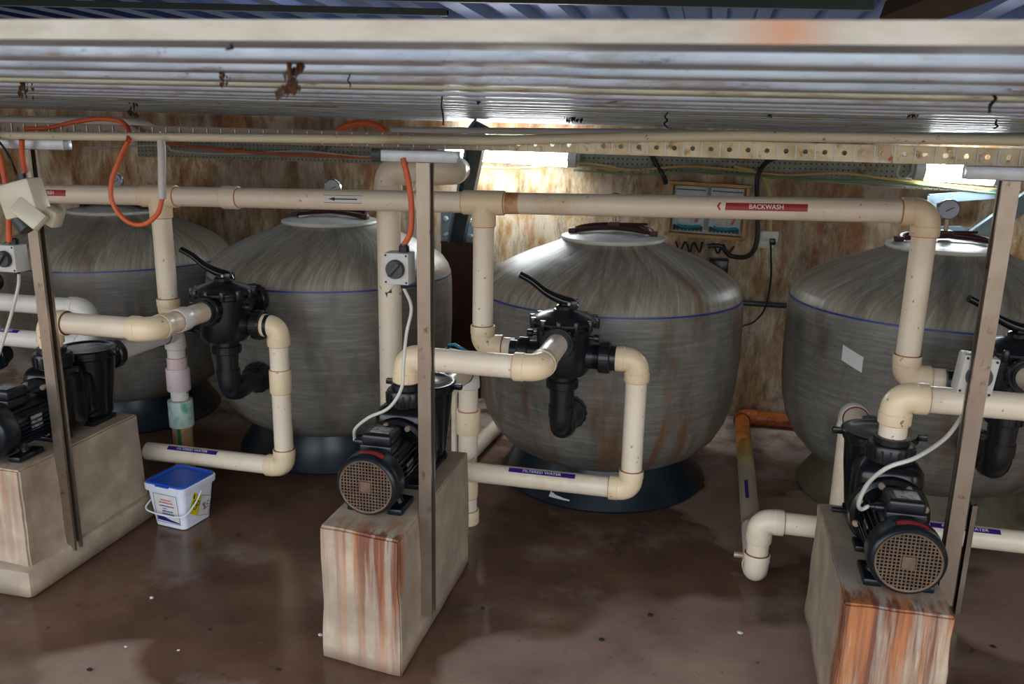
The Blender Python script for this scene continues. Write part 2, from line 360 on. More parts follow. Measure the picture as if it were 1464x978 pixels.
# ------------------------------------------------------------------ mesh builder
class MB:
    def __init__(s): s.bm = bmesh.new(); s.mats = []
    def mi(s, mat):
        if mat is None: return 0
        if mat not in s.mats: s.mats.append(mat)
        return s.mats.index(mat)
    def raw(s, vs, fs, mat=None):
        k = s.mi(mat); bv = [s.bm.verts.new(v) for v in vs]
        for f in fs:
            try: s.bm.faces.new([bv[i] for i in f]).material_index = k
            except ValueError: pass
        return s
    def box(s, c, size, rot=None, bev=0, mat=None, seg=2):
        t = bmesh.new(); bmesh.ops.create_cube(t, size=1)
        bmesh.ops.scale(t, vec=size, verts=t.verts)
        if bev: bmesh.ops.bevel(t, geom=t.edges[:], offset=bev, segments=seg, affect='EDGES', profile=.5)
        mt = Matrix.Translation(c)
        if rot is not None: mt = mt @ (rot.to_4x4() if isinstance(rot, Matrix) else Matrix.Rotation(rot, 4, 'Z'))
        t.verts.index_update()
        s.raw([mt @ v.co for v in t.verts], [[v.index for v in f.verts] for f in t.faces], mat); t.free(); return s
    def tube(s, pts, r, n=20, mat=None, cap=True, flat_=1.0):
        pts = [V(p) for p in pts]; k = len(pts)
        rs = r if isinstance(r, (list, tuple)) else [r] * k
        tan = []
        for i in range(k):
            a = pts[max(i - 1, 0)]; b = pts[min(i + 1, k - 1)]; d = b - a
            if d.length < 1e-9: d = tan[-1] if tan else V((0, 0, 1))
            tan.append(d.normalized())
        u = tan[0].orthogonal().normalized()
        if abs(tan[0].z) < .9: u = V((0, 0, 1)).cross(tan[0]).normalized()
        vs = []; last = tan[0]
        for i in range(k):
            q = last.rotation_difference(tan[i]); u = q @ u; last = tan[i]
            u = (u - u.dot(tan[i]) * tan[i]).normalized(); w = tan[i].cross(u)
            for j in range(n):
                a = 2 * PI * j / n; vs.append(pts[i] + (u * math.cos(a) + w * math.sin(a) * flat_) * rs[i])
        fs = [(i * n + j, i * n + (j + 1) % n, (i + 1) * n + (j + 1) % n, (i + 1) * n + j) for i in range(k - 1) for j in range(n)]
        if cap: fs += [tuple(range(n))[::-1], tuple(range((k - 1) * n, k * n))]
        return s.raw(vs, fs, mat)
    def lathe(s, prof, o=(0, 0, 0), axis=(0, 0, 1), n=40, mat=None, cap=True, wob=None):
        axis = nz(axis); o = V(o); u = axis.orthogonal().normalized()
        if abs(axis.z) < .9: u = V((0, 0, 1)).cross(axis).normalized()
        w = axis.cross(u); vs = []
        for (r, h) in prof:
            for j in range(n):
                a = 2 * PI * j / n; rr = r + (wob(a, h) if wob else 0)
                vs.append(o + axis * h + (u * math.cos(a) + w * math.sin(a)) * rr)
        k = len(prof)
        fs = [(i * n + j, i * n + (j + 1) % n, (i + 1) * n + (j + 1) % n, (i + 1) * n + j) for i in range(k - 1) for j in range(n)]
        if cap: fs += [tuple(range(n))[::-1], tuple(range((k - 1) * n, k * n))]
        return s.raw(vs, fs, mat)
    def prism(s, poly, thick, o=(0, 0, 0), ux=(1, 0, 0), uy=(0, 0, 1), mat=None):
        ux, uy, o = nz(ux), nz(uy), V(o); nrm = ux.cross(uy)
        n = len(poly)
        a = [o + ux * p[0] + uy * p[1] for p in poly]; b = [p + nrm * thick for p in a]
        return s.raw(a + b, [tuple(range(n)), tuple(range(n, 2 * n))[::-1]] + [(i, (i + 1) % n, n + (i + 1) % n, n + i) for i in range(n)], mat)
    def build(s, name, mat=None, parent=None, smooth=True, ang=38):
        bmesh.ops.recalc_face_normals(s.bm, faces=s.bm.faces[:])
        o0 = ORI.get(parent.name, V((0, 0, 0))) if parent else V((0, 0, 0))
        if o0.length: bmesh.ops.translate(s.bm, vec=-o0, verts=s.bm.verts)
        me = bpy.data.meshes.new(name); s.bm.to_mesh(me); s.bm.free()
        if smooth:
            for p in me.polygons: p.use_smooth = True
            me.set_sharp_from_angle(angle=math.radians(ang))
        for m in s.mats: me.materials.append(m)
        if not s.mats: me.materials.append(M[mat] if isinstance(mat, str) else mat)
        o = bpy.data.objects.new(name, me); COL.objects.link(o)
        if parent: o.parent = parent; ORI[o.name] = o0
        return o
ORI = {}
def tag(o, label, cat, group=None):
    o['label'] = label; o['category'] = cat
    if group: o['group'] = group
    return o
def struct(o): o['kind'] = 'structure'; return o
def thing(name, label, cat, loc=(0, 0, 0), group=None):
    o = bpy.data.objects.new(name, None); COL.objects.link(o); o.location = loc; o.empty_display_size = .05
    ORI[o.name] = V(loc); return tag(o, label, cat, group)
def copy_tree(o, parent=None):
    c = o.copy(); COL.objects.link(c)
    if parent: c.parent = parent
    for ch in [x for x in o.children]: copy_tree(ch, c)
    return c
def smooth_path(pts, k=8):
    pts = [V(p) for p in pts]; out = []
    q = [pts[0] * 2 - pts[1]] + pts + [pts[-1] * 2 - pts[-2]]
    for i in range(1, len(q) - 2):
        a, b, c, d = q[i - 1:i + 3]
        for j in range(k):
            t = j / k
            out.append(.5 * ((2 * b) + (c - a) * t + (2 * a - 5 * b + 4 * c - d) * t * t + (3 * b - a - 3 * c + d) * t ** 3))
    out.append(pts[-1]); return out
def cable(name, pts, r, mat, label=None, cat='cable', group=None, n=10, parent=None):
    o = MB().tube(smooth_path(pts), r, n).build(name, mat, parent)
    if label: tag(o, label, cat, group)
    return o

# ---- pipes
def elbow_mesh(c, d1, d2, r, mat, collar=True, leg=None):
    """a 90 degree fitting at corner c whose legs leave along d1 and d2"""
    c, d1, d2 = V(c), nz(d1), nz(d2); rb = r * 1.13; R0 = rb * .92; lg = leg or R0 + r * 1.0
    mb = MB(); pts = [c + d1 * lg, c + d1 * (R0 + .0005)]
    ce = c + (d1 + d2) * R0
    for i in range(1, 12):
        a = PI / 2 * i / 12; pts.append(ce - d2 * R0 * math.cos(a) - d1 * R0 * math.sin(a))
    pts += [c + d2 * (R0 + .0005), c + d2 * lg]
    mb.tube(pts, rb, 28, mat)
    if collar:
        for d in (d1, d2):
            mb.tube([c + d * (lg - r * .85), c + d * (lg - r * .80), c + d * (lg - .002), c + d * lg], [rb, rb * 1.05, rb * 1.05, rb * 1.03], 28, mat)
            mb.tube([c + d * (lg - .0005), c + d * (lg + .003)], r * 1.04, 28, M['glue'])
    return mb, lg
def coupling(c, d, r, w, mat, parent, name='coupling', k=1.16):
    c, d = V(c), nz(d); mb = MB()
    mb.tube([c - d * w, c - d * (w - .003), c + d * (w - .003), c + d * w], [r * (k - .03), r * k, r * k, r * (k - .03)], 28, mat)
    mb.tube([c - d * (w + .003), c + d * (w + .003)], r * 1.04, 28, M['glue'])
    return mb.build(name, None, parent)
def pipe_run(root, pts, r, mat='pvc', fit='pvc_warm', start=0, end=0):
    """straight pipes between corner fittings; both are parts of root"""
    pts = [V(p) for p in pts]; m, fm = M[mat], M[fit]
    for i in range(1, len(pts) - 1):
        e, _ = elbow_mesh(pts[i], pts[i - 1] - pts[i], pts[i + 1] - pts[i], r, fm)
        e.build('elbow', None, root)
    for i in range(len(pts) - 1):
        a, b = pts[i], pts[i + 1]; d = (b - a).normalized()
        a2 = a + d * (r * 1.15 if i > 0 else 0); b2 = b - d * (r * 1.15 if i < len(pts) - 2 else 0)
        MB().tube([a2, b2], r, 28, m).build('pipe_length', None, root)
def tee(root, c, d, b, r, mat='pvc_warm'):
    c, d, b = V(c), nz(d), nz(b); mb = MB(); m = M[mat]; w = r * 2.0; k = 1.15
    mb.tube([c - d * w, c - d * (w - .003), c + d * (w - .003), c + d * w], [r * (k - .03), r * k, r * k, r * (k - .03)], 28, m)
    mb.tube([c, c + b * (r * 2.2 - .003), c + b * r * 2.2], [r * k, r * k, r * (k - .03)], 28, m)
    mb.tube([c - d * (w + .003), c + d * (w + .003)], r * 1.04, 28, M['glue'])
    mb.tube([c + b * r * 1.8, c + b * (r * 2.2 + .003)], r * 1.04, 28, M['glue'])
    return mb.build('tee_fitting', None, root)

def text_mb(s, size, mapf, mat, cuts=1, width=None, bold=.012):
    """letters as a mesh: mapf(u, v) turns text-plane coordinates, centred, into a point"""
    cu = bpy.data.curves.new('t', 'FONT'); cu.body = s; cu.size = size; cu.align_x = 'CENTER'; cu.align_y = 'CENTER'
    cu.offset = bold * size; cu.resolution_u = 2
    ob = bpy.data.objects.new('t', cu); COL.objects.link(ob)
    bpy.context.view_layer.update()
    me = bpy.data.meshes.new_from_object(ob.evaluated_get(bpy.context.evaluated_depsgraph_get()))
    bpy.data.objects.remove(ob); bpy.data.curves.remove(cu)
    t = bmesh.new(); t.from_mesh(me); bpy.data.meshes.remove(me)
    if cuts: bmesh.ops.subdivide_edges(t, edges=t.edges[:], cuts=cuts)
    xs = [v.co.x for v in t.verts]; w = max(xs) - min(xs); sx = (width / w) if width else 1
    mb = MB(); t.verts.index_update()
    mb.raw([mapf(v.co.x * sx, v.co.y) for v in t.verts], [[v.index for v in f.verts] for f in t.faces], mat); t.free()
    return mb
def pipe_label(root, p0, axis, face, r, u0, u1, v0, h, mat, txt=None, tsize=None, tw=None, arrow=None, name='pipe_label'):
    """sticker wrapped round a pipe: u along the pipe from p0, v along the girth from the facing side"""
    p0, ax, e1 = V(p0), nz(axis), nz(face); e2 = e1.cross(ax)
    e2 = e2 if e2.z > 0 or abs(e2.z) < .3 else -e2
    def mp(rr):
        return lambda u, v: p0 + ax * u + (e1 * math.cos(v / r) + e2 * math.sin(v / r)) * rr
    f = mp(r + .0008); g = mp(r + .0006); mb = MB(); nn = 8; vs = []; fs = []
    for i in range(nn + 1):
        v = v0 - h / 2 + h * i / nn; vs += [f(u0, v), f(u1, v)]
    for i in range(nn): fs.append((2 * i, 2 * i + 1, 2 * i + 3, 2 * i + 2))
    mb.raw(vs, fs, M[mat]); lab = mb.build(name, None, root)
    if txt:
        q = mp(r + .0016); c = (u0 + u1) / 2
        text_mb(txt, tsize, lambda a, b: q(c + a, v0 + b), M['text_white'], 2, tw).build('lettering', None, lab)
    if arrow == 'left_arrow':
        q = mp(r + .0016); c = (u0 + u1) / 2; w = (u1 - u0) * .38; a = MB()
        bx = lambda x0, y0, x1, y1: a.raw([q(c + x0, v0 + y0), q(c + x1, v0 + y0), q(c + x1, v0 + y1), q(c + x0, v0 + y1)], [(0, 1, 2, 3)], M['ink'])
        bx(-w * .6, -h * .08, w, h * .08)
        a.raw([q(c - w, v0), q(c - w * .55, v0 - h * .24), q(c - w * .55, v0 + h * .24)], [(0, 1, 2)], M['ink'])
        for (x0, y0, x1, y1) in ((-.5, -.5, .5, -.45), (-.5, .45, .5, .5), (-.5, -.5, -.485, .5), (.485, -.5, .5, .5)):
            bx(x0 * (u1 - u0), y0 * h, x1 * (u1 - u0), y1 * h)
        a.build('arrow_print', None, lab)
    if arrow == 'chevron':
        q = mp(r + .0016); c = u0 - .022; a = MB(); k = h * .5
        for s in (1, -1):
            a.raw([q(c - .008, v0), q(c - .001, v0), q(c + .007, v0 + s * k), q(c, v0 + s * k)], [(0, 1, 2, 3)], M['red_label'])
        a.build('chevron_print', None, root)
    return lab

# ------------------------------------------------------------------ setting
WX0, WX1, WY = -5.4, 2.9, 5.02
struct(MB().box(((WX0 + WX1) / 2, 1.0, -.05), (WX1 - WX0 + 3.4, 8.24, .1)).build('floor', 'floor', None, False))
struct(MB().box(((WX0 + WX1) / 2, WY + .05, .89), (WX1 - WX0 + .2, .1, 1.78)).build('wall_back', 'wall', None, False))
struct(MB().box((WX0 - .05, 2.9, .85), (.1, 4.4, 1.7)).build('wall_left', 'wall', None, False))
struct(MB().box((WX1 + .05, 2.9, .85), (.1, 4.4, 1.7)).build('wall_right', 'wall', None, False))
struct(MB().box(((WX0 + WX1) / 2, 11.1, 1.64), (WX1 - WX0 + 12, 12.0, .1)).build('bounce_ground_behind', 'upper', None, False)).name = 'floor_upper_bounce'  # unseen ground behind the wall, added to reflect sky onto the roof underside
# high corrugated roof, ribs running away from the camera
mb = MB(); x = -9.0; prof = []
while x < 7.0:
    prof += [(x, 0), (x + .09, 0), (x + .115, .045), (x + .185, .045)]; x += .21
y0, y1, zr = .3, 5.6, 2.26
vs = [V((a, y0, zr + b - .02 * y0)) for a, b in prof] + [V((a, y1, zr + b - .02 * y1)) for a, b in prof]
k = len(prof)
mb.raw(vs, [(i, i + 1, k + i + 1, k + i) for i in range(k - 1)])
struct(mb.build('ceiling', 'roof', None, False))
p = thing('roof_purlin', 'dark green steel purlin under the blue roof, the left one above the deck', 'beam', P(320, 14, 3.1))
def cbeam(a, b, w, h, mat, name, parent):
    a, b = V(a), V(b); d = (b - a); ln = d.length; c = (a + b) / 2; xx = d.normalized(); yy = V((0, 0, 1)).cross(xx).normalized(); zz = xx.cross(yy)
    R = Matrix((xx, yy, zz)).transposed(); mb = MB()
    t = .004
    for off, size in ((V((0, -w / 2, 0)), (ln, t, h)), (V((0, 0, h / 2)), (ln, w, t)), (V((0, 0, -h / 2)), (ln, w, t)), (V((0, w / 2, -h / 2 + .01)), (ln, t, .02)), (V((0, w / 2, h / 2 - .01)), (ln, t, .02))):
        mb.box(c + R @ off, size, R, 0, M[mat] if isinstance(mat, str) else mat)
    return mb.build(name, None, parent, False)

def zs(px, py, ywant):      # a point on the ray at depth y
    return P(px, py, ywant)
cbeam(P(-420, -6, 3.3), P(640, 18, 3.45), .03, .022, 'roof_beam', 'purlin_channel', p)
p = thing('roof_purlin', 'dark green steel purlin crossing under the roof in the middle of the picture', 'beam', P(900, 8, 3.6))
cbeam(P(360, -8, 3.7), P(1250, 8, 3.3), .03, .028, 'roof_beam', 'purlin_channel', p)
b = MB().tube([P(1270, 28, 2.6), P(1420, -30, 2.45)], .05, 4, M['brown_beam']).build('roof_rafter', None, None, False)
tag(b, 'brown slanting rafter end at the top right above the deck battens', 'beam')

# ------------------------------------------------------------------ low deck of steel battens
def deck_z(x, y): return EYE + .086 - .0125 * y - .010 * x
def deck_hit(px, py):
    d = ray(px, py); t = (.086) / (d.z + .0125 * d.y + .010 * d.x); return V((d.x * t, d.y * t, EYE + d.z * t))
ORD = ['nearest the camera, cream stained front edge', 'second from the near edge', 'third from the near edge', 'fourth from the near edge', 'fifth from the near edge', 'sixth from the near edge', 'seventh from the near edge', 'eighth from the near edge', 'ninth from the near edge', 'tenth from the near edge', 'tenth from the back wall', 'ninth from the back wall', 'eighth from the back wall', 'seventh from the back wall', 'sixth from the back wall', 'fifth from the back wall', 'fourth from the back wall', 'third from the back wall', 'second from the back wall', 'against the back wall']
pitch = .2035
for i in range(20):
    ya = .80 + i * pitch; w = (.062, .070, .056, .066)[i % 4] if i else .075; th = .0195 if i == 0 else (.024, .021, .026)[i % 3]; rc = .006
    prof = [(rc * (1 - math.cos(a)), rc * (1 - math.sin(a))) for a in [PI / 2 * q / 4 for q in range(5)]]
    prof = [(rc - rc * math.cos(a), rc - rc * math.sin(a)) for a in [PI / 2 * q / 4 for q in range(5)]] + [(w - rc + rc * math.sin(a), rc - rc * math.cos(a)) for a in [PI / 2 * q / 4 for q in range(5)]] + [(w, th), (0, th)]
    mb = MB(); nx = 26; n = len(prof); vs = []
    sag = random.uniform(-.0008, .0008)
    for j in range(nx + 1):
        x = WX0 + (WX1 - WX0) * j / nx
        for (py_, pz_) in prof:
            vs.append(V((x, ya + py_, deck_z(x, ya + py_) + pz_ + sag)))
    fs = [(j * n + a, j * n + (a + 1) % n, (j + 1) * n + (a + 1) % n, (j + 1) * n + a) for j in range(nx) for a in range(n)] + [tuple(range(n)), tuple(range(nx * n, nx * n + n))[::-1]]
    mb.raw(vs, fs, M['slat_warm'] if i in (4, 9, 13) else M['slat'])
    if i == 0: mb.raw([V((x_, ya - .0015, deck_z(x_, ya) + z_)) for x_, z_ in ((WX0, 0), (WX1, 0), (WX1, .0195), (WX0, .0195))], [(0, 1, 2, 3)], M['slat_face'])
    o = mb.build('deck_batten', None, None, True, 25)
    tag(o, 'galvanised steel batten of the low overhead deck, ' + ORD[i], 'batten', 'overhead deck battens')

# litter hanging from the deck
def clump(px, py, w, h, label, dark=False, kind='leaf'):
    c = deck_hit(px, py - h / 2); kk = max(0, round((c.y - .83) / .2035)); yy = .80 + kk * .2035 + .03; c = P(px, py, yy); c = V((c.x, yy, deck_z(c.x, yy) + .006)); D = max(c.y, .3); s = D / 1208
    W, H_ = w * s, min(h * s * 1.0, .12); mb = MB(); random.seed(int(px * 7 + py))
    if kind == 'strand':
        pts = [c + V((random.uniform(-.25, .25) * W, random.uniform(-.01, .01), -H_ * t / 5)) for t in range(6)]
        pts[0] = c + V((0, 0, .003))
        mb.tube(smooth_path(pts, 4), [max(.0012, W * .18 * (1 - .5 * abs(math.sin(q * 1.7)))) for q in range(21)], 6)
    else:
        for q in range(int(14 + w * .5)):
            t = random.random() ** .8; ww = W * (.5 - .25 * t)
            p0 = c + V((random.uniform(-ww, ww), random.uniform(-.02, .02), .003 - H_ * t * .75))
            d = V((random.uniform(-.5, .5), random.uniform(-.4, .4), -1)).normalized(); ln = random.uniform(.2, .4) * max(H_, W * .5)
            sd = d.orthogonal().normalized(); sd.rotate(Matrix.Rotation(random.uniform(0, PI), 3, d)); wd = ln * random.uniform(.15, .35)
            nn = d.cross(sd) * wd * .25
            p0.z = min(p0.z, c.z + .003)
            mb.raw([p0, p0 + d * ln * .5 + sd * wd + nn, p0 + d * ln, p0 + d * ln * .5 - sd * wd + nn, p0 + d * ln * .45 + nn * 2.5], [(0, 1, 4), (1, 2, 4), (2, 3, 4), (3, 0, 4)])
        mb.tube([c + V((0, 0, .003)), c + V((0, 0, -H_ * .7))], [W * .16, W * .05], 6)
    tag(mb.build('litter_clump', 'debris_dark' if dark else 'debris', None, False), label, 'debris', 'litter hanging from the deck battens')
clump(415, 122, 34, 62, 'large brown tuft of dry leaf litter hanging from the deck')
clump(36, 136, 18, 34, 'brown tuft of litter hanging above the cream socket box')
clump(320, 116, 9, 30, 'narrow brown leaf hanging just left of the large litter tuft')
clump(192, 160, 11, 26, 'small brown leaf hanging above the orange conduit loop')
clump(332, 78, 8, 18, 'thin dark twig on the nearest batten', True, 'strand')
clump(500, 112, 8, 24, 'short dark curled strand hanging right of the large litter tuft', True, 'strand')
clump(633, 162, 10, 44, 'long black dangling strand of dirt above the middle post', True, 'strand')
clump(684, 150, 16, 12, 'small grey dirt tuft right of the black dangling strand', True)
clump(952, 170, 10, 24, 'dark curled strand hanging over the middle tank', True, 'strand')
clump(820, 172, 34, 10, 'low grey tuft of cobweb dirt over the bright lamp', True)
clump(1305, 170, 26, 10, 'flat black lump of dirt under the far battens above the small lamp', True)
clump(1418, 152, 16, 26, 'thick dark strand hanging near the right end of the deck', True, 'strand')
clump(1424, 178, 10, 14, 'small dark hook of dirt near the right end of the deck', True, 'strand')
clump(1100, 168, 14, 10, 'small dark tuft of dirt over the perforated channel', True)

# ------------------------------------------------------------------ plinths
PL = []
def plinth(x0, x1, yf0, yf1, yb, zt, label, seed, st, footing=False):
    mb = MB(); nx, ny, nzz = 8, 14, 10
    def corner(u, v, w):
        x = x0 + (x1 - x0) * u; ya = yf0 + (yf1 - yf0) * u; y = ya + (yb - ya) * v
        z = zt * w
        fl = .012 * (1 - w) * (1 if footing else .5)
        return V((x + fl * (2 * u - 1), y + fl * (2 * v - 1), z))
    t = bmesh.new(); bmesh.ops.create_cube(t, size=1)
    bmesh.ops.bevel(t, geom=t.edges[:], offset=.012, segments=2, affect='EDGES')
    bmesh.ops.subdivide_edges(t, edges=[e for e in t.edges if e.calc_length() > .3], cuts=12, use_grid_fill=True)
    t.verts.index_update(); vs = []
    for v in t.verts:
        q = corner(v.co.x + .5, v.co.y + .5, v.co.z + .5)
        n = noise.noise_vector(q * 9) * .0045 + noise.noise_vector(q * 30) * .0015
        if v.co.z < -.49: n = V((0, 0, 0))
        if v.co.z > .49: n.z *= .1
        vs.append(q + n)
    mb.raw(vs, [[v.index for v in f.verts] for f in t.faces]); t.free()
    o = mb.build('concrete_plinth', mat_plinth(x0, x1, min(yf0, yf1), zt, seed, st), None, True, 60)
    return tag(o, label, 'concrete block')
plinth(-1.10, -.832, 2.19, 2.15, 2.90, .458, 'tall concrete plinth with rust streaks running down its front, standing in the middle', 3.1, 1.0)
plinth(.433, .705, 2.20, 2.20, 2.86, .425, 'concrete plinth at the bottom right with orange rust stripes on its front', 8.4, 1.2)
plinth(-2.95, -2.272, 2.33, 2.27, 2.91, .468, 'wide pale concrete plinth under the leftmost pump', 5.7, .35, True)
fo = MB().box((-2.6, 2.585, .055), (.72, .72, .11), None, .02)
tag(fo.build('concrete_footing', mat_plinth(-3, -2.25, 1.0, .46, 2.2, .0)), 'low rough concrete footing under the wide left plinth', 'concrete footing')

# ------------------------------------------------------------------ tanks
PROF = [(0, .12), (.26, .125), (.40, .155), (.485, .205), (.54, .265), (.58, .34), (.603, .43), (.614, .53), (.62, .65), (.62, .80), (.618, .88), (.612, .92), (.60, .955), (.575, .99), (.535, 1.022), (.47, 1.058), (.39, 1.094), (.31, 1.124), (.255, 1.146), (.232, 1.162)]
def make_tank(matname, seed, rust):
    t = thing('filter_tank', '', 'filter tank')
    pr = []
    for i in range(len(PROF) - 1):
        (a, b), (c, d) = PROF[i], PROF[i + 1]; pr += [(a + (c - a) * k / 3, b + (d - b) * k / 3) for k in range(3)]
    pr.append(PROF[-1])
    wob = lambda a, h: .003 * noise.noise(V((math.cos(a) * 2, math.sin(a) * 2, h * 3 + seed)))
    shell = MB().lathe(pr, n=96, wob=wob).build('tank_shell', mat_tank(matname, seed, rust), t, True, 60)
    MB().lathe([(.610, .912), (.6155, .913), (.6145, .920), (.608, .921)], n=96, cap=False, wob=wob).build('seam_tape', 'seam', t)
    MB().lathe([(.30, .001), (.495, .001), (.502, .012), (.49, .03), (.455, .085), (.43, .14), (.42, .185), (.41, .19), (.39, .18), (.30, .12)], n=80, cap=False).build('base_skirt', 'base', t)
    MB().lathe([(.20, 1.15), (.235, 1.158), (.242, 1.166), (.238, 1.176), (.20, 1.184), (.165, 1.186), (.16, 1.182), (.10, 1.192), (0.001, 1.196)], n=64).build('tank_lid', 'lid_white', t)
    cl = MB()
    arc = [V((.185 * math.cos(a), .185 * math.sin(a) * .9, 1.196 + .016 * math.sin(a))) for a in [PI * k / 20 for k in range(21)]]
    cl.tube(arc, .011, 8); cl.tube([(-.185, 0, 1.196), (-.09, 0, 1.208), (0, 0, 1.214), (.09, 0, 1.208), (.185, 0, 1.196)], .009, 8)
    for sx in (-1, 1): cl.box((sx * .19, 0, 1.194), (.035, .04, .024), None, .004)
    cl.box((0, .04, 1.222), (.05, .05, .03), None, .004); cl.tube([(.02, .1, 1.224), (.15, .13, 1.224)], .006, 8)
    cl.build('lid_clamp', 'maroon', t)
    s = MB().tube([(0, .04, 1.22), (0, .04, 1.285)], .009, 12, M['bolt']).build('gauge_stem', None, t)
    g = MB().lathe([(.001, -.018), (.04, -.018), (.045, -.012), (.045, .004), (.041, .008), (.040, .004)], (0, .04, 1.328), (0, -1, 0), 36, cap=False).build('pressure_gauge', 'steel', t)
    MB().lathe([(.001, .0042), (.040, .0042)], (0, .04, 1.328), (0, -1, 0), 36, cap=False).build('gauge_dial', 'dial', g)
    MB().tube([(.02, .034, 1.338), (-.012, .034, 1.320)], .0016, 6).build('gauge_needle', 'ink', g)
    return t
TK = [(-3.27, 4.15, 'dim grey filter tank at the far left, mostly behind other pipes', 1.3, .5),
      (-1.885, 4.0, 'grey filter tank with a blue seam behind the white bucket', 4.4, .25),
      (-.44, 3.96, 'large grey filter tank in the middle with a rust-stained dome and blue seam', 7.9, .9),
      (1.03, 4.10, 'dark grey filter tank at the right with a white sticker on its side', 12.1, .65)]
for i, (x, y, lab, sd, rs) in enumerate(TK):
    t = make_tank('wound_fibreglass_%d' % i, sd, rs); t.location = (x, y, 0); t['label'] = lab
    if i == 3:
        for ch in t.children:
            if ch.name.startswith('base_skirt'): ch.data.materials.clear(); ch.data.materials.append(M['base_tan'])
    t.scale = (1.0, 1.0, (1.0, 1.012, 1.0, 1.01)[i]) if i != 3 else (1.045, 1.045, 1.01)
    if i == 3:
        a0 = math.atan2(-1, -.62) - .10; vs = []; fs = []
        for k in range(9):
            a = a0 - .12 + .24 * k / 8 * .62; vs += [V((.6215 * math.cos(a), .6215 * math.sin(a), .735 - .004 * k)), V((.6215 * math.cos(a), .6215 * math.sin(a), .80 - .004 * k))]
        a_ = MB(); a_.raw(vs, [(2 * k, 2 * k + 2, 2 * k + 3, 2 * k + 1) for k in range(8)])
        a_.build('side_sticker', 'white_label', t)['label'] = 'white rectangular sticker'

mt = next(o for o in COL.objects if o.get('label', '').startswith('large grey filter tank'))
vs = []
for k in range(7):
    a = math.radians(-112 + 12 * k / 6); vs += [V((.489 * math.cos(a), .489 * math.sin(a), .036)), V((.466 * math.cos(a), .466 * math.sin(a), .066 - .002 * k))]
a_ = MB(); a_.raw(vs, [(2 * k, 2 * k + 2, 2 * k + 3, 2 * k + 1) for k in range(6)]); a_.build('torn_sticker', 'white_label', mt)
